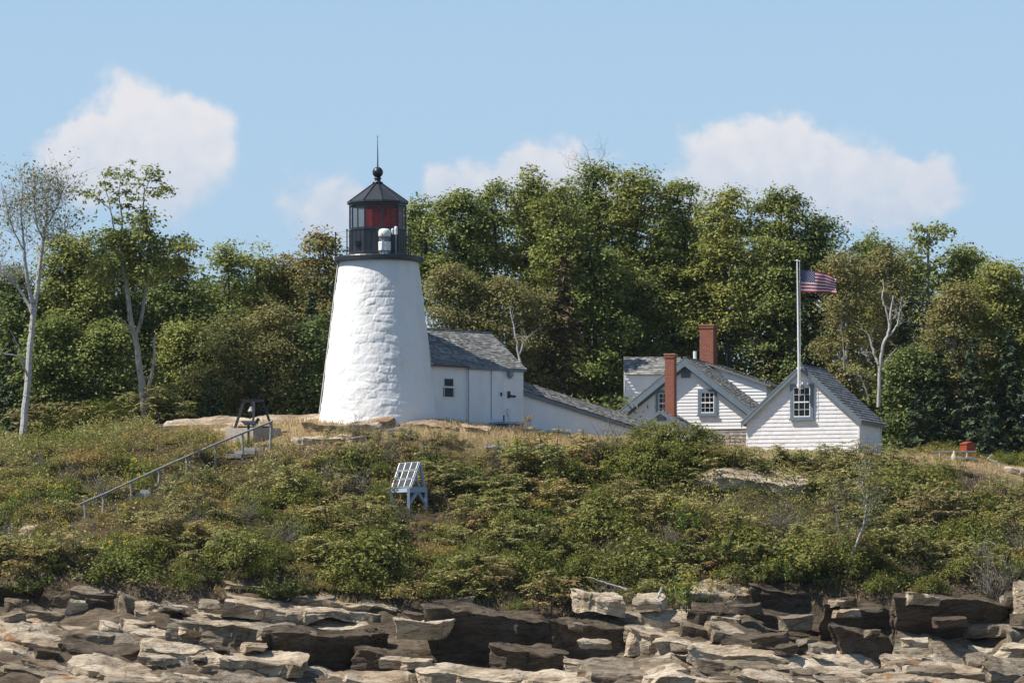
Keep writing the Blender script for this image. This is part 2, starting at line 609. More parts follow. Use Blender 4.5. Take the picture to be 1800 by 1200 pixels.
MAT['maple'] = leafmat('maple_leaves', [(0, (0.046, 0.060, 0.016)), (0.5, (0.092, 0.105, 0.027)), (1, (0.150, 0.155, 0.048))], (0.112, 0.112, 0.03), 0.4, gain=1.35, trans=0.32, tint=(.97, 1.01, 1.0))
MAT['maple_b'] = leafmat('maple_leaves_yellowing', [(0, (0.062, 0.075, 0.019)), (0.5, (0.112, 0.120, 0.030)), (1, (0.168, 0.162, 0.048))], (0.13, 0.115, 0.034), 0.35, gain=1.35, trans=0.32, tint=(.97, 1.01, 1.0))
MAT['maple_red'] = leafmat('maple_leaves_reddening', [(0, (0.065, 0.070, 0.02)), (0.65, (0.112, 0.110, 0.035)), (0.88, (0.15, 0.105, 0.038)), (1, (0.19, 0.07, 0.04))], (0.145, 0.088, 0.038), 0.5, gain=1.3, trans=0.32)
MAT['oak'] = leafmat('dark_oak_leaves', [(0, (0.032, 0.044, 0.016)), (0.5, (0.064, 0.078, 0.024)), (1, (0.110, 0.118, 0.038))], (0.09, 0.088, 0.026), 0.4, gain=1.6, trans=0.32, tint=(.97, 1.01, 1.0))
MAT['birch'] = leafmat('olive_birch_leaves', [(0, (0.066, 0.072, 0.024)), (0.5, (0.108, 0.108, 0.037)), (1, (0.155, 0.140, 0.055))], (0.145, 0.100, 0.045), 0.45, scale=0.8, gain=1.3, trans=0.32)
MAT['spruce'] = leafmat('dark_spruce_needles', [(0, (0.012, 0.022, 0.013)), (0.6, (0.024, 0.038, 0.018)), (1, (0.046, 0.058, 0.026))], trans=0.08, gain=1.45)
MAT['spruce_y'] = leafmat('young_spruce_needles', [(0, (0.030, 0.054, 0.022)), (0.6, (0.052, 0.084, 0.033)), (1, (0.080, 0.108, 0.042))], trans=0.1)
MAT['spruce_red'] = leafmat('browning_spruce_needles', [(0, (0.022, 0.032, 0.017)), (0.6, (0.048, 0.052, 0.024)), (0.88, (0.10, 0.062, 0.03)), (1, (0.14, 0.060, 0.030))], (0.13, 0.060, 0.03), 0.5, trans=0.08)
MAT['sumac'] = leafmat('sumac_leaflets', [(0, (0.060, 0.074, 0.025)), (0.55, (0.112, 0.120, 0.042)), (0.985, (0.19, 0.185, 0.085)), (1, (0.20, 0.06, 0.035))], (0.145, 0.115, 0.05), 0.4, scale=0.7, gain=1.42, tint=(1.08, 1.0, .92))
MAT['sumac_b'] = leafmat('sumac_leaflets_russet', [(0, (0.080, 0.078, 0.030)), (0.6, (0.140, 0.125, 0.052)), (0.97, (0.20, 0.160, 0.075)), (1, (0.22, 0.06, 0.03))], (0.16, 0.090, 0.045), 0.4, scale=0.7, gain=1.3)
MAT['bayberry'] = leafmat('bayberry_leaves', [(0, (0.044, 0.058, 0.012)), (0.6, (0.085, 0.100, 0.021)), (1, (0.135, 0.145, 0.038))], (0.112, 0.098, 0.024), 0.4, scale=1.2, gain=1.12, tint=(1.08, 1.0, .92))
MAT['juniper'] = leafmat('dark_juniper_needles', [(0, (0.024, 0.038, 0.011)), (0.6, (0.054, 0.070, 0.016)), (1, (0.095, 0.105, 0.026))], (0.080, 0.074, 0.02), 0.4, trans=0.1, scale=1.5, gain=1.0, tint=(1.08, 1.0, .92))
MAT['heath'] = leafmat('low_heath_leaves', [(0, (0.055, 0.064, 0.018)), (0.5, (0.100, 0.102, 0.030)), (0.9, (0.145, 0.122, 0.045)), (1, (0.15, 0.055, 0.03))], (0.135, 0.088, 0.04), 0.5, scale=0.6, gain=1.4, tint=(1.08, 1.0, .92))
MAT['goldenrod_leaf'] = leafmat('goldenrod_leaves', [(0, (0.075, 0.105, 0.022)), (1, (0.155, 0.185, 0.045))])
MAT['yellow'] = leafmat('goldenrod_flowers', [(0, (0.30, 0.19, 0.02)), (1, (0.48, 0.30, 0.03))])
MAT['twig'] = simple('grey_twigs', (0.22, 0.20, 0.185), 0.9, var=0.3)
MAT['brown_stalk'] = leafmat('dry_brown_stalks', [(0, (0.14, 0.095, 0.055)), (1, (0.26, 0.185, 0.105))])
MAT['dry_grass'] = leafmat('dry_grass', [(0, (0.19, 0.135, 0.065)), (0.7, (0.32, 0.235, 0.125)), (1, (0.13, 0.145, 0.045))], (0.36, 0.25, 0.14), 0.5)

# bedrock: pale weathered tops, brown stain, dark and orange lichen
def rocktex(m, dark=1.0, lichen=0.64, warm=1.0):
    """bedded rock: tan and grey patches, thin strata, cracks, lichen; returns colour and height sockets"""
    P = m.n('ShaderNodeNewGeometry').outputs['Position']
    mp = m.n('ShaderNodeMapping'); mp.inputs['Rotation'].default_value = (math.radians(18), math.radians(9), math.radians(12))
    m.l(P, mp.inputs[0]); Q = mp.outputs[0]
    big = m.noise(0.6, 6, 0.65, vec=Q, stretch=(0.8, 1, 2.6), dist=0.5)
    lay = m.noise(1.0, 7, 0.7, vec=Q, stretch=(0.40, 2.0, 9.0), dist=0.35)
    thin = m.noise(2.2, 4, 0.6, vec=Q, stretch=(0.28, 3.0, 14.0), dist=0.3)
    fine = m.noise(10, 6, 0.75, vec=Q)
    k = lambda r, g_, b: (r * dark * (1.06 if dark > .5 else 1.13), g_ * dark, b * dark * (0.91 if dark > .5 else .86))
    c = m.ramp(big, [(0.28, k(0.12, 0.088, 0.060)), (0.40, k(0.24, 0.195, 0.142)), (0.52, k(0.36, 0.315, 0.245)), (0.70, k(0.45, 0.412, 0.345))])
    c = m.mix(m.ramp(lay, [(0.36, (0.75,) * 3), (0.47, (0.0,) * 3)]), c, k(0.13, 0.095, 0.064))
    c = m.mix(m.ramp(thin, [(0.38, (0.65,) * 3), (0.45, (0.0,) * 3)]), c, k(0.07, 0.054, 0.040))
    c = m.mix(m.ramp(fine, [(0.52, (0,) * 3), (0.70, (0.5,) * 3)]), c, k(0.10, 0.088, 0.074))
    vo = m.n('ShaderNodeTexVoronoi'); vo.feature = 'DISTANCE_TO_EDGE'; vo.inputs['Scale'].default_value = 1.0
    mq = m.n('ShaderNodeMapping'); mq.inputs['Scale'].default_value = (0.30, 0.8, 1.5)
    wq = m.n('ShaderNodeMix'); wq.data_type = 'RGBA'; wq.blend_type = 'LINEAR_LIGHT'; wq.inputs['Factor'].default_value = 0.16
    nq = m.n('ShaderNodeTexNoise'); nq.inputs['Scale'].default_value = 1.4; nq.inputs['Detail'].default_value = 4; m.l(Q, nq.inputs['Vector'])
    m.l(Q, wq.inputs['A']); m.l(nq.outputs['Color'], wq.inputs['B']); m.l(wq.outputs['Result'], mq.inputs[0]); m.l(mq.outputs[0], vo.inputs['Vector'])
    crack = m.ramp(vo.outputs['Distance'], [(0.0, (0.45,) * 3), (0.014, (0.0,) * 3)])
    c = m.mix(crack, c, (0.022, 0.018, 0.015))
    li = m.ramp(m.noise(1.1, 6, 0.78, vec=P, dist=0.3), [(lichen, (0,) * 3), (lichen + 0.05, (0.8,) * 3)])
    c = m.mix(li, c, (0.30, 0.125, 0.030))
    hb = m.n('ShaderNodeMath'); hb.operation = 'ADD'; m.l(lay, hb.inputs[0]); m.l(fine, hb.inputs[1])
    h2 = m.n('ShaderNodeMath'); h2.operation = 'ADD'; m.l(hb.outputs[0], h2.inputs[0]); m.l(thin, h2.inputs[1])
    h3 = m.n('ShaderNodeMath'); h3.operation = 'SUBTRACT'; m.l(h2.outputs[0], h3.inputs[0]); m.l(crack, h3.inputs[1])
    return c, h3.outputs[0]


def rockmat(name, dark=1.0, lichen=0.64):
    m = MT(name)
    c, h = rocktex(m, dark, lichen)
    m.color(c); m.bump(h, 0.9, 0.07); m.set(Roughness=0.9)
    return m.mat


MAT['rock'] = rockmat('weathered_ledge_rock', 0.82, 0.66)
MAT['rock_dark'] = rockmat('stained_and_shaded_rock', 0.34, 0.70)  # brown stain plus the shade of the cliff faces, both in the colour
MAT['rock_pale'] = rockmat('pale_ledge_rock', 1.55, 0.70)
MAT['rock_lichen'] = rockmat('lichened_ledge_rock', 1.3, 0.56)
# ------------------------------------------------------------------ the island's ground
LINES = {
    -28: [(-400, 1222), (2200, 1222)],
    -24: [(-400, 1168), (400, 1180), (560, 1205), (640, 1225), (760, 1225), (1000, 1215), (1100, 1180), (1300, 1172), (1500, 1190), (1600, 1190), (1700, 1178), (2200, 1160)],
    -20: [(-400, 1105), (0, 1105), (300, 1110), (480, 1130), (600, 1180), (960, 1180), (1100, 1150), (1180, 1118), (1330, 1110), (1400, 1150), (1500, 1170), (1740, 1160), (1800, 1120), (2200, 1090)],
    -17.2: [(-400, 1030), (0, 1055), (300, 1045), (450, 1045), (560, 1060), (700, 1100), (960, 1110), (1050, 1090), (1150, 1078), (1300, 1062), (1400, 1090), (1700, 1100), (1780, 1060), (2200, 1030)],
    -16: [(-400, 985), (0, 1002), (150, 1005), (300, 1012), (450, 1018), (600, 1036), (750, 1046), (900, 1056), (1000, 1062), (1150, 1045), (1300, 1030), (1450, 1038), (1560, 1042), (1700, 1030), (1800, 1012), (2200, 980)],
    -5: [(-400, 830), (0, 815), (150, 795), (260, 776), (330, 772), (400, 798), (480, 800), (560, 788), (700, 782), (800, 785), (900, 792), (1000, 800), (1200, 808), (1300, 813), (1500, 815), (1600, 815), (1650, 818), (1720, 832), (1800, 858), (2200, 920)],
    -2: [(-400, 805), (0, 798), (150, 775), (250, 758), (300, 757), (400, 772), (500, 752), (560, 746), (660, 744), (780, 744), (870, 758), (930, 768), (1100, 776), (1300, 794), (1500, 799), (1600, 800), (1650, 803), (1720, 812), (1800, 828), (2200, 880)],
    4: [(-400, 800), (0, 790), (250, 748), (400, 740), (560, 738), (780, 735), (900, 755), (1000, 765), (1200, 780), (1500, 792), (1600, 796), (1700, 806), (1800, 822), (2200, 860)],
    15: [(-400, 792), (0, 782), (250, 747), (600, 747), (1000, 770), (1500, 785), (1800, 805), (2200, 830)],
}
ZY = sorted(LINES)


def terrain(X, Y, noise=True):
    X = np.asarray(X, float); Y = np.asarray(Y, float)
    px = 900 + X * PPM * D / (D + Y)
    ys = [-70, -45, -33] + ZY + [40, 65, 95, 140]
    zs = []
    for y in ys:
        if y in LINES:
            xs, ps = zip(*LINES[y])
            k = (D + y) / D / PPM
            zs.append(CAMZ + (HOR - np.interp(px, xs, ps)) * k)
        else:
            zs.append(np.full(X.shape, {-70: -6.0, -45: -2.5, -33: -0.3, 40: 9.0, 65: 5.0, 95: -1.0, 140: -6.0}[y]))
    zs = np.array(zs)
    ys = np.array(ys, float)
    i = np.clip(np.searchsorted(ys, Y) - 1, 0, len(ys) - 2)
    t = np.clip((Y - ys[i]) / (ys[i + 1] - ys[i]), 0, 1)
    ix = np.indices(X.shape)
    z = zs[(i, *ix)] * (1 - t) + zs[(i + 1, *ix)] * t
    # the island falls to the sea at both sides too
    side = np.clip((np.abs(X) - 38) / 40, 0, 1)
    z = z * (1 - side) + np.minimum(z, -5.0) * side
    if noise:
        p = np.stack([X.ravel(), Y.ravel(), np.zeros(X.size)], 1)
        w = np.clip((-Y - 15) / 3, 0, 1) * np.clip((Y + 60) / 20, 0, 1)
        veg = np.clip((-Y - 4) / 2, 0, 1) * (1 - w)
        n1 = fbm(p * 0.45, 4, 3).reshape(X.shape)
        n2 = fbm(p * np.array([0.55, 1.3, 1]), 4, 9, 0.6).reshape(X.shape)
        z = z + n1 * (0.05 + 0.22 * veg) + w * n2 * 0.30
    return z


def hit(px, py, y0=-30.0, y1=40.0):
    """where the sight line through this photo pixel first meets the ground"""
    Y = np.arange(y0, y1, 0.05)
    X = (px - 900) * (D + Y) / D / PPM
    z = terrain(X, Y)
    p = HOR - (z - CAMZ) * PPM * D / (D + Y)
    k = np.argmax(p <= py)
    return np.array([X[k], Y[k], z[k]])


def gz(x, y):
    return float(terrain(np.array([x]), np.array([y]))[0])


def build_ground():
    ys = np.concatenate([np.arange(-70, -34, 3.0), np.arange(-34, -29, .3), np.arange(-29, -16, 0.1), np.arange(-16, 6, 0.3), np.arange(6, 141, 3.0)])
    xs = np.concatenate([np.arange(-85, -26, 2.5), np.arange(-26, 26.01, 0.13), np.arange(28, 86, 2.5)])
    Xg, Yg = np.meshgrid(xs, ys)
    Z = terrain(Xg, Yg)
    # rough bedrock showing between the slabs, its colour darkened for crevice shade
    w = np.clip((-Yg - 16.6) / 1.0, 0, 1) * np.clip((Yg + 40) / 4, 0, 1)
    Z += w * (fbm(np.stack([Xg.ravel() * 1.2, Yg.ravel() * 2.2, 0 * Xg.ravel()], 1), 4, 33).reshape(Z.shape) * .10 - .30)
    V = np.stack([Xg.ravel(), Yg.ravel(), Z.ravel()], 1)
    ny, nx = Xg.shape
    i = np.arange(ny * nx).reshape(ny, nx)
    F = np.stack([i[:-1, :-1].ravel(), i[:-1, 1:].ravel(), i[1:, 1:].ravel(), i[1:, :-1].ravel()], 1)
    me = mesh_np('ground', V, F, True)

    m = MT('island_ground')
    geo = m.n('ShaderNodeNewGeometry'); P = geo.outputs['Position']
    sx = m.n('ShaderNodeSeparateXYZ'); m.l(P, sx.inputs[0])
    soil = m.ramp(m.noise(1.8, 6, 0.7, vec=P), [(0.3, (0.040, 0.030, 0.018)), (0.6, (0.085, 0.062, 0.034)), (0.8, (0.04, 0.042, 0.018))])
    grass = m.ramp(m.noise(0.9, 7, 0.72, vec=P), [(0.3, (0.10, 0.115, 0.030)), (0.42, (0.24, 0.18, 0.085)), (0.6, (0.34, 0.245, 0.13)), (0.8, (0.28, 0.22, 0.10))])
    ymap = m.n('ShaderNodeMapRange'); ymap.inputs['From Min'].default_value = -5.5; ymap.inputs['From Max'].default_value = -3.5
    m.l(sx.outputs[1], ymap.inputs['Value'])
    wood = m.n('ShaderNodeMapRange'); wood.inputs['From Min'].default_value = 7; wood.inputs['From Max'].default_value = 10
    m.l(sx.outputs[1], wood.inputs['Value'])
    xm = m.n('ShaderNodeMapRange'); xm.inputs['From Min'].default_value = -13.5; xm.inputs['From Max'].default_value = -10.5
    m.l(sx.outputs[0], xm.inputs['Value'])
    mm = m.n('ShaderNodeMath'); mm.operation = 'MULTIPLY'; m.l(ymap.outputs[0], mm.inputs[0]); m.l(xm.outputs[0], mm.inputs[1])
    c = m.mix(mm.outputs[0], soil, grass)
    c = m.mix(wood.outputs[0], c, (0.045, 0.038, 0.02))
    rockf = m.n('ShaderNodeMapRange'); rockf.inputs['From Min'].default_value = -16.2; rockf.inputs['From Max'].default_value = -17.2
    jn = m.n('ShaderNodeMath'); jn.operation = 'MULTIPLY_ADD'; m.l(m.noise(0.8, 4, vec=P), jn.inputs[0]); jn.inputs[1].default_value = 3.0
    m.l(sx.outputs[1], jn.inputs[2])
    sb = m.n('ShaderNodeMath'); sb.operation = 'SUBTRACT'; m.l(jn.outputs[0], sb.inputs[0]); sb.inputs[1].default_value = 1.5
    m.l(sb.outputs[0], rockf.inputs['Value'])
    rc, rh_ = rocktex(m, 0.40, 0.70)  # darkened so the gaps between slabs carry crevice shade in the colour
    c = m.mix(rockf.outputs[0], c, rc)
    m.color(c)
    m.bump(rh_, 0.8, 0.06)
    m.set(Roughness=0.9)
    obj('ground', me, m.mat, kind='structure', label='island ground of dry grass, soil and bedrock falling to the shore')
    sea = MB(); sea.add([(-4000, -4000, 0), (4000, -4000, 0), (4000, 6000, 0), (-4000, 6000, 0)], [(0, 1, 2, 3)])
    w = MT('sea_water'); w.color((0.012, 0.030, 0.038)); w.set(Roughness=0.12)
    w.bump(w.noise(0.6, 5, 0.6), 0.4, 0.15)
    obj('water', sea, w.mat, kind='structure', label='dark blue sea around the island')


build_ground()

# ------------------------------------------------------------------ buildings


def wall_uz(px, py, org, yaw):
    """photo pixel -> (u,z) on the vertical plane through org that runs at yaw"""
    cx, cz = (px - 900) / (PPM * D), (HOR - py) / (PPM * D)
    # X = cx*t, Y = t-D ; plane: (X-ox)*sin - (Y-oy)*cos = 0
    s, c = math.sin(yaw), math.cos(yaw)
    t = (org[0] * s - (org[1] + D) * c) / (cx * s - c)
    X, Y, Z = cx * t, t - D, CAMZ + cz * t
    u = (X - org[0]) * c + (Y - org[1]) * s
    return u, Z - org[2]


def window(parent, u0, u1, z0, z1, y, trim_w=0.11, cols=3, rows=4, trim=True, cat_name='window', sashmat='white'):
    """a hung window in the wall plane y (front is -y): blue-grey trim > white sash bars, dark pane"""
    f = MB()
    d = 0.05
    if trim:
        t = trim_w
        f.box(u0 - t, u0, y - d, y + 0.02, z0 - t, z1 + t)
        f.box(u1, u1 + t, y - d, y + 0.02, z0 - t, z1 + t)
        f.box(u0, u1, y - d, y + 0.02, z1, z1 + t)
        f.box(u0, u1, y - d, y + 0.02, z0 - t, z0)
        f.box(u0 - t - 0.03, u1 + t + 0.03, y - d - 0.05, y - d, z0 - t - 0.01, z0 - t + 0.05)
    else:
        f.box(u0, u1, y - 0.004, y + 0.02, z0, z1)
    fr = obj(cat_name, f, MAT['trim'] if trim else MAT['black'], parent)
    g = MB(); g.add([(u0, y - 0.008, z0), (u1, y - 0.008, z0), (u1, y - 0.008, z1), (u0, y - 0.008, z1)], [(0, 1, 2, 3)])
    obj('pane', g, MAT['glass'], fr)
    s = MB()
    e = 0.034
    ya, yb = y - 0.034, y - 0.010
    s.box(u0, u0 + e, ya, yb, z0, z1); s.box(u1 - e, u1, ya, yb, z0, z1)
    s.box(u0 + e, u1 - e, ya, yb, z1 - e, z1); s.box(u0 + e, u1 - e, ya, yb, z0, z0 + e * 1.3)
    zm = (z0 + z1) / 2
    s.box(u0 + e, u1 - e, ya - 0.003, yb, zm - 0.025, zm + 0.025)
    for i in range(1, cols):
        x = u0 + (u1 - u0) * i / cols
        s.box(x - 0.008, x + 0.008, ya + 0.004, yb, z0 + e, z1 - e)
    for j in range(1, rows):
        if j * 2 == rows: continue
        z = z0 + (z1 - z0) * j / rows
        s.box(u0 + e, u1 - e, ya + 0.006, yb, z - 0.008, z + 0.008)
    obj('sash', s, MAT[sashmat], fr)
    return fr


def chimney(parent, x0, x1, y0, y1, z0, z1, name='chimney'):
    m = MB()
    m.box(x0, x1, y0, y1, z0, z1 - 0.16)
    m.box(x0 - 0.025, x1 + 0.025, y0 - 0.025, y1 + 0.025, z1 - 0.16, z1 - 0.05)
    c = obj(name, m, MAT['brick'], parent)
    t = MB(); t.box(x0 - 0.045, x1 + 0.045, y0 - 0.045, y1 + 0.045, z1 - 0.05, z1)
    obj('cap', t, simple('chimney_cap', (0.36, 0.21, 0.13), 0.9), c)
    return c


RNG = np.random.default_rng(5)

# ---- lighthouse ------------------------------------------------------------
TX, TY = (666 - 900) / PPM, 0.0
ZB = CAMZ + (HOR - 738) / PPM
ZT = CAMZ + (HOR - 462) / PPM
light = empty('lighthouse', (TX, TY, ZB), label='white conical stone lighthouse with black lantern and red glass on the granite knoll', cat='lighthouse')
HT = ZT - ZB


def tower_mesh():
    nt, nz = 640, 300
    zz = np.linspace(-0.7, HT, nz)
    th = np.linspace(0, 2 * np.pi, nt, endpoint=False)
    T, Z = np.meshgrid(th, zz)
    R = 2.27 + (1.515 - 2.27) * (Z / HT)
    arc = T * 2.0
    P = np.stack([np.cos(T).ravel() * 1.9, np.sin(T).ravel() * 1.9, Z.ravel()], 1)
    warp = fbm(P * 1.1, 3, 2).reshape(T.shape)
    warp2 = fbm(P * 1.1 + 40, 3, 6).reshape(T.shape)
    zc = Z + warp * 0.17
    row = np.floor(zc / 0.34)
    hrow = (np.sin(row * 12.9898) * 43758.5453) % 1.0
    wst = 0.42 + 0.30 * hrow
    colf = (arc + warp2 * 0.26) / wst + hrow * 7
    col = np.floor(colf)
    hcell = (np.sin(row * 78.233 + col * 37.719) * 43758.5453) % 1.0
    fz = zc / 0.34 - row; fc = colf - col
    edge = np.minimum(np.minimum(fz, 1 - fz) * 0.34, np.minimum(fc, 1 - fc) * wst)
    stone = np.clip(edge / 0.09, 0, 1) ** 0.6
    dsp = (hcell - 0.35) * 0.021 * stone + (stone - 1) * 0.007
    dsp += fbm(P * 2.6, 5, 11, 0.6).reshape(T.shape) * 0.016 + fbm(P * 0.9, 2, 13).reshape(T.shape) * 0.02
    fade = np.clip((HT - Z) / 0.7, 0.18, 1)
    R = R + dsp * fade
    V = np.stack([(R * np.cos(T)).ravel(), (R * np.sin(T)).ravel(), Z.ravel()], 1)
    i = np.arange(nz * nt).reshape(nz, nt)
    j = np.roll(i, -1, axis=1)
    F = np.stack([i[:-1].ravel(), j[:-1].ravel(), j[1:].ravel(), i[1:].ravel()], 1)
    return mesh_np('tower', V, F, True)


obj('tower', tower_mesh(), MAT['whitewash'], light)
dz = lambda py: CAMZ + (HOR - py) / PPM - ZB
g = MB()
g.lathe([(1.45, dz(462)), (1.69, dz(461.5)), (1.72, dz(460.5)), (1.72, dz(454.5)), (1.70, dz(453)), (0.6, dz(452.5))], 48)
gal = obj('gallery_deck', g, MAT['black'], light)
LX = (664 - 666) / PPM   # the lantern sits a hair to the left
NF = 10
PH0 = math.radians(-90 - 25)


def dec(r, z):
    return [(LX + r * math.cos(PH0 + 2 * math.pi * k / NF), r * math.sin(PH0 + 2 * math.pi * k / NF), z) for k in range(NF)]


RL = 1.10
b = MB()
zb, zm, zt = dz(452), dz(404), dz(361)
b.lathe([(RL + 0.03, zb), (RL + 0.03, zb + 0.14), (RL, zb + 0.16), (RL, zm - 0.07), (RL + 0.035, zm - 0.06), (RL + 0.035, zm), (0.75, zm)], NF, (LX, 0), ph=PH0)
base = obj('lantern_base', b, MAT['black'], light)
pn = MB()      # raised frames of the cast-iron wall panels
lo, hi = dec(RL + 0.004, zb + 0.16), dec(RL + 0.004, zm - 0.08)
for k in range(NF):
    a0, a1, c0, c1 = [np.array(q) for q in (lo[k], lo[(k + 1) % NF], hi[k], hi[(k + 1) % NF])]
    for t in (0.03, 0.34, 0.65, 0.97):
        pn.beam(a0 + (a1 - a0) * t, c0 + (c1 - c0) * t, 0.022, 0.022)
obj('panel_rib', pn, MAT['lantern_roof'], base)
vb = MB()
pa = (np.array(dec(RL + 0.03, dz(431))[9]) * 0.5 + np.array(dec(RL + 0.03, dz(431))[0]) * 0.5)
vb.box(pa[0] - .09, pa[0] + .09, pa[1] - .09, pa[1] + .05, pa[2] - .09, pa[2] + .09)
vb.box(pa[0] - .05, pa[0] + .05, pa[1] - .13, pa[1] - .09, pa[2] - .05, pa[2] + .05)
obj('vent_box', vb, MAT['black'], base)
fr = MB()
lo, hi = dec(RL - 0.02, zm), dec(RL - 0.02, zt)
for k in range(NF):
    fr.beam(lo[k], hi[k], 0.055, 0.055)
    fr.beam(lo[k], lo[(k + 1) % NF], 0.05, 0.07)
    fr.beam(hi[k], hi[(k + 1) % NF], 0.06, 0.10)
obj('lantern_frame', fr, MAT['black'], light)
for k in range(NF):
    p = MB()
    q = [dec(RL - 0.03, zm + 0.03), dec(RL - 0.03, zt - 0.04)]
    p.add([q[0][k], q[0][(k + 1) % NF], q[1][(k + 1) % NF], q[1][k]], [(0, 1, 2, 3)])
    red = k in (0, 1, 5, 4)
    obj('lantern_pane', p, MAT['red_glass'] if red else MAT['clear_glass'], light,
        label='red glass lantern pane' if red else 'clear glass lantern pane')
# red-screened panels inside, and the lens
ins = MB()
for k, ta, tb, za, zc in ((0, .45, 1.0, .02, .82), (1, 0.0, .40, .45, .82)):
    lo, hi = dec(RL - 0.16, zm + (zt - zm) * za), dec(RL - 0.16, zm + (zt - zm) * zc)
    P0, P1 = np.array(lo[k]), np.array(lo[(k + 1) % NF]); Q0, Q1 = np.array(hi[k]), np.array(hi[(k + 1) % NF])
    a = [P0 + (P1 - P0) * ta, P0 + (P1 - P0) * tb, Q0 + (Q1 - Q0) * tb, Q0 + (Q1 - Q0) * ta]
    ins.add(a + [v * np.array([.97, .97, 1]) for v in a], [(0, 1, 2, 3), (7, 6, 5, 4), (0, 4, 5, 1), (1, 5, 6, 2), (2, 6, 7, 3), (3, 7, 4, 0)])
rs = MT('red_screen'); rs.color((0.55, 0.012, 0.016)); rs.set(Roughness=0.3)
obj('red_screen', ins, rs.mat, light)
ln = MB()
ln.lathe([(0.10, zm), (0.12, zm + 0.25), (0.21, zm + 0.30), (0.25, zm + 0.50), (0.21, zm + 0.70), (0.08, zm + 0.74)], 16, (LX, 0))
obj('lens', ln, MAT['plastic'], light)
r = MB()
r.lathe([(1.13, dz(360)), (1.185, dz(359)), (1.185, dz(356)), (0.19, dz(324)), (0.17, dz(321))], NF, (LX, 0), ph=PH0)
roof = obj('lantern_roof', r, MAT['lantern_roof'], light)
sm = MB()
for k in range(NF):
    sm.beam(dec(1.19, dz(355.5))[k], dec(0.19, dz(323))[k], 0.03, 0.03)
obj('roof_seam', sm, MAT['black'], roof)
bl = MB()
bl.lathe([(0.20, dz(323)), (0.20, dz(320.5)), (0.12, dz(319)), (0.10, dz(316)), (0.14, dz(315)), (0.14, dz(313)), (0.09, dz(311))]
         + [(0.205 * math.sin(a), dz(303) - 0.205 * math.cos(a)) for a in np.linspace(0.45, math.pi - 0.05, 16)], 24, (LX, 0))
o = obj('ventilator_ball', bl.mesh('ventilator_ball', True), MAT['black'], roof)
rod = MB(); rod.tube([(LX, 0, dz(295)), (LX, 0, dz(275)), (LX - .01, 0, dz(240))], [0.03, 0.022, 0.008], 8)
rod.tube([(LX - .01, 0, dz(243)), (LX - .06, 0, dz(236))], [0.006, 0.003], 5)
rod.tube([(LX - .01, 0, dz(243)), (LX + .05, 0, dz(237))], [0.006, 0.003], 5)
obj('lightning_rod', rod, MAT['steel_dark'], roof)
for k in range(8):        # railing stanchions
    a = 2 * math.pi * k / 8
    st_ = MB(); st_.tube([(1.655 * math.cos(a), 1.655 * math.sin(a), dz(453)), (1.655 * math.cos(a), 1.655 * math.sin(a), dz(410))], 0.022, 6)
    st_.tube([(1.655 * math.cos(a), 1.655 * math.sin(a), dz(411)), (1.655 * math.cos(a), 1.655 * math.sin(a), dz(408))], 0.035, 6)
    obj('railing_post', st_, MAT['black'], light)
rl = MB()
for h in (412, 430):
    ring = [(1.655 * math.cos(t), 1.655 * math.sin(t), dz(h)) for t in np.linspace(0, 2 * math.pi, 41)]
    rl.tube(ring, 0.004, 4, cap=False)
obj('railing_wire', rl, MAT['black'], light)
cb = MB(); cb.tube([(-1.72, -0.25, dz(452)), (-1.70, -0.3, dz(458)), (-1.56, -0.33, dz(466)), (-1.60, -0.35, dz(480)), (-1.80, -0.4, dz(560)), (-2.28, -0.5, dz(735))], 0.016, 6)
obj('lightning_cable', cb, MAT['white_worn'], light)
# white fog signal on the gallery, and the small camera post beside it
fs = empty('fog_signal', (W(676, 452, -1.38)), label='white ringed cylindrical fog signal standing on the lighthouse gallery', cat='fog signal')
f0 = fs.location.z; fz_ = lambda py: CAMZ + (HOR - py) / PPM * (D - 1.38) / D - f0
p = MB(); p.lathe([(0.235, 0.0), (0.235, 0.05), (0.17, 0.10), (0.16, 0.22)], 24); obj('pedestal', p, MAT['plastic'], fs)
p = MB(); p.lathe([(0.225, fz_(441)), (0.235, fz_(440)), (0.235, fz_(426)), (0.225, fz_(425))], 28); obj('horn_ring', p, MAT['plastic'], fs)
p = MB(); p.lathe([(0.225, fz_(416)), (0.235, fz_(415)), (0.235, fz_(408)), (0.21, fz_(404)), (0.13, fz_(402.3)), (0.0001, fz_(402))], 28); obj('dome_cap', p.mesh('dome_cap', True), MAT['plastic'], fs)
p = MB()
for a in np.linspace(0, 2 * math.pi, 9)[:-1]:
    p.tube([(0.19 * math.cos(a), 0.19 * math.sin(a), 0.06), (0.19 * math.cos(a), 0.19 * math.sin(a), fz_(414))], 0.018, 6)
p.lathe([(0.15, 0.06), (0.15, fz_(414))], 16)
obj('grille', p, MAT['grey_metal'], fs)
cp = empty('camera_post', W(696, 452, -1.36), label='thin grey post with two small white sensors beside the fog signal', cat='sensor post')
p = MB(); p.tube([(0, 0, 0), (0, 0, 1.02)], 0.03, 8); p.beam((-0.14, 0, 0.98), (0.03, 0, 0.98), 0.03); obj('post', p, MAT['grey_metal'], cp)
p = MB(); p.lathe([(0.04, 0.84), (0.065, 0.86), (0.065, 1.12), (0.04, 1.16), (0.001, 1.17)], 14); obj('sensor', p, MAT['plastic'], cp)
p = MB(); p.lathe([(0.03, 0.86), (0.05, 0.88), (0.05, 1.06), (0.02, 1.09)], 12, (-0.13, 0)); obj('sensor', p, MAT['plastic'], cp)

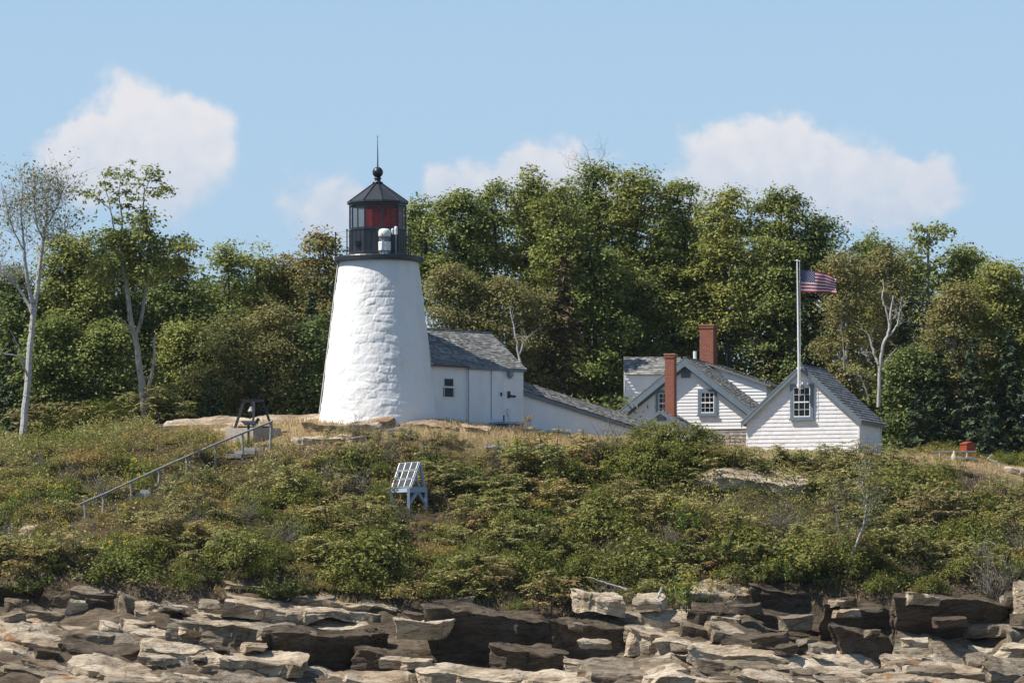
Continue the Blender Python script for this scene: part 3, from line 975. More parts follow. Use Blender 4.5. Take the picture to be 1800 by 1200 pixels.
# ---- workroom against the tower -----------------------------------------------
AY = math.radians(40)
a_org = W(757, 740, 0.0)
wr = empty('workroom', a_org, AY, label='white stucco workroom with grey shingled gable roof joined to the lighthouse', cat='building')
uz = lambda px, py, o=a_org, y=AY: wall_uz(px, py, o, y)
uE = uz(917, 650)[0]
uB = uz(820, 650)[0]
zeA = uz(790, 637)[1]; zeB = uz(868, 647)[1]
HWD = 2.1
run = HWD
ridge_z = zeB + 1.47
b = MB()
b.box(-0.75, uB, 0.0, 4.2, -0.6, zeA + 0.02)
obj('stucco_wall', b, MAT['white'], wr)
b = MB()
poly = [(-0.02, -1.2), (4.2, -1.2), (4.2, zeB), (2.1, ridge_z - 0.08), (-0.02, zeB)]
vs = [(uB, y - 0.08, z) for y, z in poly] + [(uE, y - 0.08, z) for y, z in poly]
n = len(poly)
b.add(vs, [tuple(range(n)), tuple(reversed(range(n, 2 * n)))] + [(i, i + n, (i + 1) % n + n, (i + 1) % n) for i in range(n)])
obj('board_wall', b, MAT['white'], wr)
t = MB()
t.box(uB - 0.02, uE + 0.05, -0.20, -0.10, zeB - 0.10, zeB + 0.03)
t.box(-0.3, uB - 0.02, -0.07, 0.0, zeA - 0.06, zeA + 0.03)
t.box(uB + 0.01, uB + 0.03, -0.115, -0.101, -0.9, zeB - 0.1)
obj('fascia', t, MAT['trim'], wr)
t = MB()
sl = np.array([0, math.cos(math.atan2(1.47, HWD)), math.sin(math.atan2(1.47, HWD))])
nn_ = np.array([0, -sl[2], sl[1]])
LR = math.hypot(HWD + 0.12, 1.47 * (HWD + 0.12) / HWD)
e0 = np.array([0, -0.2, zeB + 0.0])
courses(t, [(-0.9, 0), (uE + 0.1, 0), (uE + 0.1, LR), (-0.9, LR)], (e0, (1, 0, 0), sl, nn_), 0.15, 0.022, 0.14, RNG, 0.6)
t.add([e0 + np.array([-0.9, 0, -.05]), e0 + np.array([uE + .1, 0, -.05]), e0 + np.array([uE + .1, 0, 0]) + sl * LR - nn_ * .05, e0 + np.array([-.9, 0, 0]) + sl * LR - nn_ * .05], [(0, 1, 2, 3)])
# far slope
top = e0 + sl * LR
sl2 = np.array([0, -sl[1], sl[2]])
far = top + np.array([0, sl[1] * LR, -sl[2] * LR])
t.add([top + np.array([-.9, 0, 0]), top + np.array([uE + .1, 0, 0]), far + np.array([uE + .1, 0, 0]), far + np.array([-.9, 0, 0])], [(3, 2, 1, 0)])
rf = obj('roof', t, MAT['shingle'], wr)
t = MB(); t.box(-0.9, uE + 0.11, top[1] - 0.08, top[1] + 0.08, top[2] - 0.02, top[2] + 0.03)
obj('ridge_cap', t, MAT['trim'], rf)
x0, z0 = uz(779, 697); x1, z1 = uz(798, 666)
zmid = uz(788, 680)[1]
w_ = MB()
w_.box(x0 - .03, x1 + .03, -0.03, 0.0, z0 - 0.05, z0 - .0); w_.box(x0 + .02, x1 - .02, -0.025, 0, zmid - .03, zmid + .03); w_.box(x0 + .02, x0 + .045, -0.022, 0.0, z0, z1 + .03); w_.box(x1 - .045, x1 - .02, -0.022, 0, z0, z1 + .03)
wf = obj('window', w_, MAT['white'], wr)
p = MB(); p.box(x0, x1, -0.018, 0.0, z0, zmid - .035); obj('lower_pane', p, MAT['glass'], wf)
p = MB(); p.box(x0 + .04, x1 - .04, -0.016, 0.0, zmid + .035, z1); obj('upper_pane', p, MAT['glass'], wf)
x0, z0 = uz(860, 738); x1, z1 = uz(880.5, 648)
d = MB(); d.box(x0 + .02, x1 - .02, -0.135, -0.100, z0 + .02, z1 - .02)
dr = obj('door', d, MAT['white'], wr)
d = MB(); d.box(x0, x0 + .018, -0.118, -0.1, z0, z1); d.box(x1 - .018, x1, -0.118, -0.1, z0, z1); d.box(x0, x1, -.118, -.1, z1 - .015, z1)
obj('door_frame', d, MAT['grey_metal'], dr)
d = MB(); hx, hz = uz(876.5, 693); d.box(hx - .03, hx + .03, -.19, -.135, hz - .07, hz + .07); obj('handle', d, MAT['steel_dark'], dr)
d = MB(); hx, hz = uz(892, 658); d.box(hx - .10, hx + .10, -.26, -.10, hz - .08, hz + .10); d.box(hx - .06, hx + .06, -.22, -.12, hz - .16, hz - .08); obj('wall_lamp', d, MAT['grey_metal'], wr)
d = MB(); hx, hz = uz(891, 695); d.box(hx - .06, hx + .06, -.15, -.10, hz - .10, hz + .16); d.tube([(hx, -.16, hz - .02), (hx + .14, -.36, hz - .05)], 0.05, 8); obj('security_camera', d, MAT['black'], wr)
d = MB(); hx, hz = uz(890, 722); d.box(hx - .07, hx + .07, -.2, -.10, hz - .17, hz + .1); d.tube([(hx, -.14, hz - .15), (hx, -.14, hz - .7)], .02, 6); obj('meter_box', d, MAT['white_worn'], wr)
sx0, sz0 = uz(857, 741); sx1, sz1 = uz(893, 760)
st_ = empty('door_step', Vector(a_org) + Matrix.Rotation(AY, 3, 'Z') @ Vector((0, 0, 0)), AY, label='low blue-grey wooden step with railing stub below the workroom door', cat='step')
d = MB(); d.box(sx0, sx1, -1.05, -0.12, sz0 - .10, sz0 - .02); obj('tread', d, MAT['blue_stand'], st_)
d = MB(); d.box(sx0 + .05, sx1 - .05, -0.98, -0.2, sz1 - .3, sz0 - .10); obj('riser', d, simple('dark_step_paint', (0.13, 0.17, 0.21)), st_)
d = MB(); d.tube([(sx0 + .03, -0.95, sz0 - .1), (sx0 + .03, -0.95, sz0 + .22)], 0.03, 6); obj('railing_stub', d, MAT['steel_dark'], st_)

# ---- covered walkway running down to the house ---------------------------------
PYW = math.radians(26)
p_org = Vector(a_org) + Matrix.Rotation(AY, 3, 'Z') @ Vector((uE - 0.02, 0.25, 0))
pw = empty('covered_walkway', p_org, PYW, label='long low clapboard walkway with grey shingle roof sloping down from workroom to house', cat='building')
uz = lambda px, py: wall_uz(px, py, p_org, PYW)
uL = uz(1122, 750)[0]
z0 = uz(917, 683)[1]; z1 = uz(1122, 751)[1]
zb0 = uz(917, 775)[1]; zb1 = uz(1122, 800)[1]
b = MB(); b.add([(0, 0, zb0), (uL, 0, zb1), (uL, 0, z1), (0, 0, z0), (0, 1.8, zb0), (uL, 1.8, zb1), (uL, 1.8, z1), (0, 1.8, z0)],
                [(0, 1, 2, 3), (7, 6, 5, 4), (0, 4, 5, 1), (1, 5, 6, 2), (2, 6, 7, 3), (3, 7, 4, 0)])
courses(b, [(0, zb0), (uL, zb1), (uL, z1), (0, z0)], ((0, -0.004, 0), (1, 0, 0), (0, 0, 1), (0, -1, 0)), 0.115, 0.014)
obj('clapboard_wall', b, MAT['white'], pw)
ds = np.array([uL, 0, z1 - z0]); Lr = np.linalg.norm(ds); ds = ds / Lr
up = np.array([0, 0.9, 0.50])
up = up - ds * up.dot(ds); ul = np.linalg.norm(up); up = up / ul
nr = np.cross(ds, up)
e0 = np.array([0, -0.14, z0 - 0.02])
t = MB()
courses(t, [(0, 0), (Lr + .12, 0), (Lr - 0.25, ul * 1.05), (0, ul * 1.05)], (e0, ds, up, nr), 0.13, 0.02, 0.15, RNG, 0.6)
rp = e0 + up * ul * 1.05
bk = rp + np.array([0, 0.9, -0.5])
t.add([rp, rp + ds * (Lr - .25), bk + ds * Lr, bk], [(0, 1, 2, 3)])
t.add([e0 - nr * .03, e0 + ds * (Lr + .12) - nr * .03, rp + ds * (Lr - .25) - nr * .03, rp - nr * .03], [(0, 1, 2, 3)])
prf = obj('roof', t, MAT['shingle'], pw)
t = MB(); t.beam(e0 + np.array([0, .03, -.10]), e0 + ds * (Lr + .05) + np.array([0, .03, -.10]), 0.05, 0.13); obj('fascia', t, MAT['trim'], pw)

# ---- keeper's house ---------------------------------------------------------------
KY = math.radians(-18)
k_org = W(1207, 785, 8.0)
kh = empty('keepers_house', k_org, KY, label="white clapboard keeper's house with red brick chimney and blue-grey gable trim", cat='house')
uz = lambda px, py: wall_uz(px, py, k_org, KY)
zA = uz(1207, 634)[1]
hw = 2.75
zEv = zA - 0.765 * hw
DEP = 6.2
zlow = uz(1290, 753)[1]
b = MB()
b.prism([(-hw, -0.5), (hw, -0.5), (hw, zEv), (0, zA), (-hw, zEv)], 0.01, DEP)
courses(b, [(-hw, zlow), (hw, zlow), (hw, zEv), (0, zA), (-hw, zEv)], ((0, 0.0, 0), (1, 0, 0), (0, 0, 1), (0, -1, 0)), 0.135, 0.020)
obj('clapboard_wall', b, MAT['white'], kh)
b = MB(); courses(b, [(-hw, -0.6), (hw + .02, -0.6), (hw + .02, zlow - .03), (-hw, zlow - .03)], ((0, -0.012, 0), (1, 0, 0), (0, 0, 1), (0, -1, 0)), 0.13, 0.02, 0.14, RNG, 0.4)
b.box(-hw, hw + .02, -.05, 0.0, zlow - .03, zlow)
obj('skirt_wall', b, MAT['bare_shingle'], kh)


def gable_roof(parent, hw, zE, zA, y0, y1, slope_over, mat, trim_mat, rng, left=True, thick=0.1, h=0.14, lip=0.022, piece=0.15, rake_w=0.2, soff=0.0, jit=0.6):
    """two shingled slopes over a gable whose ridge runs along y"""
    th = math.atan2(zA - zE, hw)
    c, s = math.cos(th), math.sin(th)
    Ls = hw / c + slope_over
    t = MB()
    for sg in (1, -1):
        U = (0, 1, 0) if sg == 1 else (0, -1, 0)
        vv_ = np.array([-sg * c, 0, s]); nv = np.array([sg * s, 0, c])
        e = np.array([sg * Ls * c, 0, zA - Ls * s]) + nv * (thick)
        poly = [(y0, 0), (y1, 0), (y1, Ls), (y0, Ls)] if sg == 1 else [(-y1, 0), (-y0, 0), (-y0, Ls), (-y1, Ls)]
        courses(t, poly, (e, U, vv_, nv), h, lip, piece, rng, jit)
        a0 = e - nv * 0.006
        q = [a0 + np.array([0, y0, 0]), a0 + np.array([0, y1, 0]), a0 + np.array([0, y1, 0]) + vv_ * Ls, a0 + np.array([0, y0, 0]) + vv_ * Ls]
        q2 = [p - nv * 0.03 for p in q]
        t.add(q + q2, [(0, 1, 2, 3), (7, 6, 5, 4), (0, 4, 5, 1), (1, 5, 6, 2), (2, 6, 7, 3), (3, 7, 4, 0)])
    rf = obj('roof', t, mat, parent)
    r = MB()
    for sg in (1, -1):
        nv = np.array([sg * s, 0, c])
        a = np.array([0, 0, zA]) + np.array([0, 0, thick / c]) - np.array([0, 0, 0.04 / c])
        e = np.array([sg * Ls * c, 0, zA - Ls * s]) + nv * (thick - .04)
        dn = -np.array([0, 0, rake_w / c])
        for (ya, yb, ww) in ((y0 + .01, y0 + .05, 1.0), (y1 - .05, y1 - .01, 1.0)):
            v = [a + (0, ya, 0), e + (0, ya, 0), e + dn * ww + (0, ya, 0), a + dn * ww + (0, ya, 0)]
            v2 = [p + np.array([0, yb - ya, 0]) for p in v]
            r.add(v + v2, [(0, 1, 2, 3), (7, 6, 5, 4), (0, 4, 5, 1), (1, 5, 6, 2), (2, 6, 7, 3), (3, 7, 4, 0)])
        if soff:
            dn2 = -np.array([0, 0, (rake_w - .03) / c]); dn3 = dn2 - np.array([0, 0, soff])
            v = [a + dn2 + (0, -.05, 0), e + dn2 + (0, -.05, 0), e + dn3 + (0, -.05, 0), a + dn3 + (0, -.05, 0)]
            v2 = [p + np.array([0, .06, 0]) for p in v]
            r.add(v + v2, [(0, 1, 2, 3), (7, 6, 5, 4), (0, 4, 5, 1), (1, 5, 6, 2), (2, 6, 7, 3), (3, 7, 4, 0)])
        # eave board
        r.beam(e + np.array([-sg * .02, y0 + .05, -.05]), e + np.array([-sg * .02, y1 - .05, -.05]), 0.04, 0.1)
    obj('rake_trim', r, trim_mat, parent)
    cpm = MB(); cpm.box(-.07, .07, y0, y1, zA + thick / c - .03, zA + thick / c + .015); obj('ridge_cap', cpm, trim_mat, rf)
    return rf


krf = gable_roof(kh, hw, zEv, zA, -0.32, DEP + .3, 0.32, MAT['shingle'], MAT['trim'], RNG, rake_w=0.24, soff=0.12)
a, z0 = uz(1232, 726); c, z1 = uz(1256, 689)
window(kh, a, c, z0, z1, -0.02)
a2, _ = uz(1158, 726)
window(kh, a2, a2 + (c - a), z0, z1, -0.02)
a, z0 = uz(1198, 664); c, z1 = uz(1214, 646)
vt = MB(); vt.box(a, c, -0.06, 0, z0, z1)
for i in range(9):
    z = z0 + (z1 - z0) * (i + .5) / 9
    vt.box(a + .04, c - .04, -.085, -.06, z - .008, z + .012)
obj('gable_vent', vt, MAT['trim'], kh)
# main chimney on the ridge
cy_ = 3.4
cc = W(1252.5, 571, 8 + cy_ * math.cos(KY))
chim_w = 31 * (D + 11.2) / D / PPM / (math.cos(KY) + 0.30)
ctop = cc[2] - k_org[2]
chimney(kh, -0.02 - chim_w / 2, -0.02 + chim_w / 2, cy_ - .3, cy_ + .3, zA - 0.6, ctop)
vp = MB(); vp.tube([(-.02, 1.35, zA), (-.02, 1.35, zA + .47)], 0.075, 10); obj('vent_pipe', vp, MAT['plastic'], kh)
# shed dormer on the right slope: its white cheek shows as a wedge
v0, v1 = 2.6, DEP - .2
tn = (zA - zEv) / hw
def zmain(u): return zA + 0.12 - tn * u
tp = 0.36
uo = 2.65
zr = zA + 0.10
def zd(u): return zr - tp * (u - .25) - 0.12
dm = MB()
poly = [(0.45, zmain(.45) - .25), (uo, zmain(uo) - .3), (uo, zd(uo)), (0.45, zd(.45))]
dm.prism(poly, v0, v1)
courses(dm, poly, ((0, v0 - .004, 0), (1, 0, 0), (0, 0, 1), (0, -1, 0)), 0.135, 0.025)
dm_o = obj('dormer', dm, MAT['white'], kh)
t = MB()
ths = math.atan(tp); vv_ = np.array([-math.cos(ths), 0, math.sin(ths)]); nv = np.array([math.sin(ths), 0, math.cos(ths)])
ue = uo + .22
e = np.array([ue, 0, zd(ue) + .05])
Ld = (ue - 0.1) / math.cos(ths)
courses(t, [(v0 - .18, 0), (v1 + .2, 0), (v1 + .2, Ld), (v0 - .18, Ld)], (e, (0, 1, 0), vv_, nv), 0.14, 0.022, 0.15, RNG, .6)
q = [e + (0, v0 - .18, 0), e + (0, v1 + .2, 0), e + (0, v1 + .2, 0) + vv_ * Ld, e + (0, v0 - .18, 0) + vv_ * Ld]
q = [np.array(p) - nv * .01 for p in q]
t.add(q + [p - nv * .05 for p in q], [(0, 1, 2, 3), (7, 6, 5, 4), (0, 4, 5, 1), (1, 5, 6, 2), (2, 6, 7, 3), (3, 7, 4, 0)])
obj('dormer_roof', t, MAT['shingle'], dm_o)
# cross wing behind at the left: roof and wall look towards the sea
Rinv = Matrix.Rotation(-KY, 3, 'Z')
def wloc(px, py, Y):
    p = Vector(W(px, py, Y)) - Vector(k_org)
    return Rinv @ p
WY = 10.6
p00 = wloc(1099, 720, WY); p10 = wloc(1200, 720, WY); p01 = wloc(1099, 656, WY)
r0 = wloc(1100, 628, WY + 0.95); 
wx = (p10 - p00).normalized(); wy = Vector((-wx.y, wx.x, 0))
Lw = (p10 - p00).length
wm = MB()
ze_ = p01.z
zr_ = r0.z
A = np.array(p00); A[2] = 0
def wp(u, v, z): return A + np.array(wx) * u + np.array(wy) * v + np.array([0, 0, z])
pl = [(0, -0.5), (0, ze_), (0.95, zr_ - .06), (1.9, ze_), (1.9, -0.5)]
vs = [wp(0, v, z) for v, z in pl] + [wp(Lw, v, z) for v, z in pl]
wm.add(vs, [(0, 1, 2, 3, 4), (9, 8, 7, 6, 5)] + [(i, i + 5, (i + 1) % 5 + 5, (i + 1) % 5) for i in range(5)])
courses(wm, [(0, p00.z - .4), (Lw, p00.z - .4), (Lw, ze_), (0, ze_)], (wp(0, -.004, 0), wx, (0, 0, 1), -np.array(wy)), 0.135, 0.025)
wo = obj('wing', wm, MAT['white'], kh)
t = MB()
e = wp(-.04, -.14, ze_ - .06); vv_ = wp(-.04, .95, zr_) - e; Lv = np.linalg.norm(vv_); vv_ /= Lv
nv = np.cross(np.array(wx), vv_)
courses(t, [(0, 0), (Lw, 0), (Lw, Lv), (0, Lv)], (e, wx, vv_, nv), 0.16, 0.024, 0.16, RNG, .6)
b0 = wp(-.04, 2.04, ze_ - .06)
t.add([e, e + np.array(wx) * Lw, e + np.array(wx) * Lw + vv_ * Lv, e + vv_ * Lv, b0, b0 + np.array(wx) * Lw], [(0, 1, 2, 3), (3, 2, 5, 4)])
obj('wing_roof', t, MAT['shingle'], wo)

# ---- little gabled shed with the slim chimney ---------------------------------------
s_org = W(1163, 790, 4.6)
SY = math.radians(-18)
sh = empty('shed', s_org, SY, label='small white gabled shed with a slim brick chimney in front of the house', cat='shed')
uz = lambda px, py: wall_uz(px, py, s_org, SY)
zA2 = uz(1163, 724)[1]
b = MB()
lw, rw = 0.85, 2.2
zl = zA2 - .62 * lw; zr2 = zA2 - .62 * rw
pl = [(-lw, -0.5), (rw, -0.5), (rw, zr2), (0, zA2), (-lw, zl)]
b.prism(pl, 0.01, 1.7)
courses(b, [(-lw, -.5), (rw, -.5), (rw, zr2), (0, zA2), (-lw, zl)], ((0, 0, 0), (1, 0, 0), (0, 0, 1), (0, -1, 0)), 0.135, 0.025)
obj('clapboard_wall', b, MAT['white'], sh)
t = MB()
th = math.atan(.62); c_, s_ = math.cos(th), math.sin(th)
for sg, ww in ((1, rw + .15), (-1, lw + .15)):
    vv_ = np.array([-sg * c_, 0, s_]); nv = np.array([sg * s_, 0, c_]); Ls = ww / c_
    e = np.array([sg * ww, 0, zA2 - .62 * ww]) + nv * .05
    poly = [(-.16, 0), (1.85, 0), (1.85, Ls), (-.16, Ls)] if sg == 1 else [(-1.85, 0), (.16, 0), (.16, Ls), (-1.85, Ls)]
    courses(t, poly, (e, (0, sg, 0), vv_, nv), 0.14, .022, .15, RNG, .6)
    q = [e + (0, -.16, 0), e + (0, 1.85, 0), e + (0, 1.85, 0) + vv_ * Ls, e + (0, -.16, 0) + vv_ * Ls]
    q = [np.array(p) - nv * .008 for p in q]
    t.add(q + [p - nv * .04 for p in q], [(0, 1, 2, 3), (7, 6, 5, 4), (0, 4, 5, 1), (1, 5, 6, 2), (2, 6, 7, 3), (3, 7, 4, 0)])
obj('roof', t, MAT['shingle'], sh)
r = MB()
for yy in (-.19, 1.86):
    for sg, ww in ((1, rw + .16), (-1, lw + .16)):
        r.beam((0, yy, zA2 + .0), (sg * ww, yy, zA2 - .62 * ww + .0), .04, .12, mi=0 if yy < 1 else 1)
obj('rake_trim', r, [MAT['trim'], MAT['white']], sh)
a, z0 = uz(1156, 740); c, z1 = uz(1171, 732)
vt = MB(); vt.box(a, c, -.06, 0, z0, z1); vt.box(a - .03, c + .03, -.075, -.06, z1 - .03, z1); obj('louvre', vt, MAT['trim'], sh)
cw = 21 * (D + 5) / D / PPM / 1.25
cx0 = uz(1177, 700)[0] - .13
ctop = W(1176, 622, 5.2)[2] - s_org[2]
chimney(sh, cx0 - cw / 2, cx0 + cw / 2, .45, .45 + cw, zA2 - .6, ctop)

# ---- gabled boathouse-like building at the right, with the flagpole -----------------
RY = math.radians(-20)
r_org = W(1410, 790, 1.5)
rh = empty('fog_signal_house', r_org, RY, label='white shingled gable building with blue-grey roof under the flagpole', cat='building')
uz = lambda px, py: wall_uz(px, py, r_org, RY)
hw = uz(1510, 738)[0] - .02
zA = uz(1410, 647)[1]
zEv = uz(1510, 740)[1] + .05
DEP = 3.3
b = MB(); b.prism([(-hw, -.8), (hw, -.8), (hw, zEv), (0, zA), (-hw, zEv)], 0.01, DEP)
courses(b, [(-hw, -.8), (hw, -.8), (hw, zEv), (0, zA), (-hw, zEv)], ((0, 0, 0), (1, 0, 0), (0, 0, 1), (0, -1, 0)), 0.155, 0.017, 0.17, RNG, .2)
courses(b, [(0, -.8), (DEP, -.8), (DEP, zEv), (0, zEv)], ((hw + .003, 0, 0), (0, 1, 0), (0, 0, 1), (1, 0, 0)), 0.155, 0.015, 0.17, RNG, .2)
obj('shingle_wall', b, MAT['white_shingle'], rh)
t = MB(); t.box(hw - .01, hw + .05, -.045, .06, -.8, zEv - .05); obj('corner_board', t, MAT['white'], rh)
t = MB(); t.box(hw + .0, hw + .045, DEP - .08, DEP + .02, -.8, zEv - .05); obj('corner_board', t, MAT['white'], rh)
gable_roof(rh, hw, zEv, zA, -0.2, DEP + .15, 0.16, MAT['shingle_blue'], MAT['trim'], RNG, rake_w=0.13, h=0.17, lip=.03, piece=.2, jit=.25)
a, z0 = uz(1395, 733); c, z1 = uz(1425, 680)
window(rh, a, c, z0, z1, -0.03, trim_w=0.12)

fp0 = Vector(W(1408.5, 677, 0)); 
pc = uz(1408.5, 670)
base = Vector(r_org) + Matrix.Rotation(RY, 3, 'Z') @ Vector((pc[0], -0.36, pc[1]))
fp = empty('flagpole', base, RY, label='tall slim white flagpole bracketed to the gable of the shingled building', cat='flagpole')
ztop = W(1405, 459, base.y)[2] - base.z
p = MB(); p.tube([(0, 0, -.28), (0, 0, .8), (-.06, 0, ztop)], [0.048, 0.045, 0.027], 12); obj('pole', p, MAT['white'], fp)
p = MB(); p.lathe([(.05, ztop), (.06, ztop + .02), (.02, ztop + .06)], 12, (-.06, 0)); p.beam((-.06, 0, ztop), (.06, 0, ztop + .01), .03); obj('truck', p, MAT['plastic'], fp)
p = MB(); p.box(-.08, .08, -.02, .34, -.20, -.12); p.box(-.09, .09, .30, .37, -.3, 0); obj('bracket', p, MAT['white'], fp)
p = MB(); p.box(-.08, .08, -.02, .34, .45, .52); obj('bracket', p, MAT['white'], fp)
p = MB(); p.tube([(.07, -.05, -.6), (.08, -.05, 1.5), (.05, -.04, ztop - .02)], .008, 5); obj('halyard', p, MAT['plastic'], fp)

# flag, 13 stripes and 50 stars
def flag():
    org = np.array(base) + np.array([0.07, -0.06, 0])
    zt = W(1410, 474, base.y)[2]; zb = W(1410, 514, base.y)[2]
    H = zt - zb
    Ln = 64 / PPM
    nu, nv = 60, 26
    def pos(u, v):
        droop = 0.30 * u ** 1.8 * (1 - v) * H * 1.05 + 0.03 * u
        x = u * Ln * (1 - 0.04 * math.sin(v * 3)) + 0.02 * v
        y = 0.10 * math.sin(u * 8.5 + v * 1.4) * (0.25 + u) + 0.04 * math.sin(u * 15 - v * 2) * u
        z = zt - H * v - droop * (0.95) + 0.015 * math.sin(u * 11) * u
        return np.array([org[0] + x, org[1] + y, z])
    mb = MB()
    V = [pos(i / nu, j / nv) for j in range(nv + 1) for i in range(nu + 1)]
    F, M_ = [], []
    for j in range(nv):
        for i in range(nu):
            a = j * (nu + 1) + i
            F.append((a, a + 1, a + nu + 2, a + nu + 1))
            mi = 0 if (j // 2) % 2 == 0 else 1
            if i < nu * .4 and j < 14: mi = 2
            M_.append(mi)
    mb.add(V, F); mb.m = M_
    o3 = V[0]
    mb.v = [tuple(np.array(p) - o3) for p in mb.v]
    def cloth(n, c):
        m = MT(n); m.color(c); m.set(Roughness=.8)
        t = m.n('ShaderNodeBsdfTranslucent'); t.inputs[0].default_value = (*c, 1)
        mx = m.n('ShaderNodeMixShader'); mx.inputs[0].default_value = .35
        m.l(m.b.outputs[0], mx.inputs[1]); m.l(t.outputs[0], mx.inputs[2]); m.l(mx.outputs[0], m.nt.nodes['Material Output'].inputs['Surface'])
        return m.mat
    mats = [cloth('flag_red', (0.36, 0.02, 0.04)), cloth('flag_white', (0.66, 0.63, 0.66)), cloth('flag_blue', (0.03, 0.045, 0.13))]
    fo = obj('flag', mb, mats, loc=o3, label='red, white and blue flag with stars and stripes flying from the white pole', cat='flag')
    sm_ = MB()
    for r in range(9):
        cols = 6 if r % 2 == 0 else 5
        for c in range(cols):
            u = (0.4 * ((2 * c + 1 + (r % 2)) / 12)); v = (14 / 26) * (r + 1) / 10
            rad = 0.0165 * H * 1.9
            for side in (-1, 1):
                ring = []
                for k in range(10):
                    a = math.pi / 2 + k * math.pi / 5
                    rr = rad if k % 2 == 0 else rad * .4
                    q = pos(u + rr * math.cos(a) / Ln, v - rr * math.sin(a) / H) + np.array([0, .004 * side, 0]) - o3
                    ring.append(q)
                sm_.add(ring, [tuple(range(10))])
    obj('star', sm_, mats[1], fo, kind='stuff')


flag()
# ------------------------------------------------------------------ foliage


def norm(a):
    return a / np.maximum(np.linalg.norm(a, axis=1, keepdims=True), 1e-9)


def leaves(P, N, size, rng, aspect=0.55, jit=0.35):
    """one pointed four-cornered leaf per point"""
    n = len(P)
    N = norm(N)
    t = norm(np.cross(N, rng.normal(size=(n, 3))))
    b = np.cross(N, t)
    s = (size * (1 + jit * rng.uniform(-1, 1, n)))[:, None]
    V = np.empty((n, 4, 3))
    V[:, 0] = P - t * s
    V[:, 1] = P + b * s * aspect + N * s * .10 - t * s * .15
    V[:, 2] = P + t * s
    V[:, 3] = P - b * s * aspect + N * s * .10 - t * s * .15
    F = np.arange(4 * n).reshape(n, 4)
    return V.reshape(-1, 3), F


def sphere_dirs(n, rng):
    return norm(rng.normal(size=(n, 3)))


def clumped(lobes, rng, clumps, per, rc, size, flat=0.5, up=0.75, aspect=0.55, inner=0.45):
    """leaf clumps set through the shells of several lobes"""
    Ps, Ns, Cs = [], [], []
    for (c, r) in lobes:
        c = np.array(c); r = np.array(r)
        n = max(6, int(clumps * (r[0] * r[2]) ** 0.9))
        d = sphere_dirs(n, rng)
        rad = rng.uniform(inner, 1.0, n) ** 0.6
        C = c + d * r * rad[:, None]
        C += rng.normal(size=C.shape) * 0.12
        Cs.append(C)
        k = rng.poisson(per, n) + 3
        idx = np.repeat(np.arange(n), k)
        g = rng.normal(size=(len(idx), 3))
        rr = rc * rng.uniform(0.55, 1.35, n)[idx][:, None]
        off = g * rr * np.array([0.55, 0.55, 0.55 * flat])
        P = C[idx] + off
        P[:, 2] -= 0.25 * (off[:, 0] ** 2 + off[:, 1] ** 2) / np.maximum(rr[:, 0], .1)
        Nn = d[idx] * 0.35 + np.array([0, 0, up]) + rng.normal(size=P.shape) * 0.45 + off / np.maximum(rr, .1) * 0.25
        Ps.append(P); Ns.append(Nn)
    P = np.concatenate(Ps); Nn = np.concatenate(Ns)
    return P, Nn, np.concatenate(Cs)


def bent(a, b, rng, k=4, wob=0.08, sag=0.0):
    a = np.array(a, float); b = np.array(b, float)
    L = np.linalg.norm(b - a)
    pts = []
    for i in range(k + 1):
        t = i / k
        p = a + (b - a) * t
        if 0 < i < k:
            p = p + rng.normal(size=3) * L * wob * np.array([1, 1, .5])
        p[2] += sag * L * math.sin(math.pi * t)
        pts.append(p)
    return pts


def woody(trunk_pts, r0, r1, lobes, C, rng, twigs=0.6, limb_r=0.4, n=7):
    """trunk, limbs to the lobes and twigs to the clumps in one continuous wood mesh"""
    mb = MB()
    k = len(trunk_pts)
    rad = [r0 + (r1 - r0) * (i / (k - 1)) ** 0.8 for i in range(k)]
    mb.tube(trunk_pts, rad, n)
    tp = np.array(trunk_pts)
    ends = []
    for (c, r) in lobes:
        c = np.array(c)
        j = np.argmin(np.abs(tp[:, 2] - (c[2] - 0.9 * max(r[0], .6) - 0.25 * np.hypot(*(tp[:, :2] - c[:2]).T))) )
        a = tp[j]
        rr = max(0.025, rad[j] * limb_r)
        pts = bent(a, c, rng, 4, 0.06, -0.04)
        mb.tube(pts, [rr * (1 - .75 * i / 4) for i in range(5)], 5)
        ends.append((pts, c))
    cs = np.array([e[1] for e in ends])
    for q in C[rng.random(len(C)) < twigs]:
        j = np.argmin(np.linalg.norm(cs - q, axis=1))
        a = ends[j][0][rng.integers(2, 5)]
        mb.tube(bent(a, q, rng, 2, 0.08), [0.022, 0.014, 0.006], 3, cap=False)
    return mb


def gbase(px, Y):
    x = (px - 900) * (D + Y) / D / PPM
    return np.array([x, Y, gz(x, Y)])


TREE_GROUP = 'trees of the wood behind the lighthouse'
TREE_N = 0


def finish_tree(name, base, wood, P, Nn, size, aspect, rng, leaf, barkm, label, cat='tree', group=TREE_GROUP, extra=None):
    t = empty(name, base, label=label, cat=cat, group=group)
    wood.v = [tuple(np.array(v) - base) for v in wood.v]
    obj('trunk', wood, MAT[barkm], t)
    V, F = leaves(P - base, Nn, size, rng, aspect)
    obj('crown', mesh_np('crown', V, F), MAT[leaf], t)
    return t


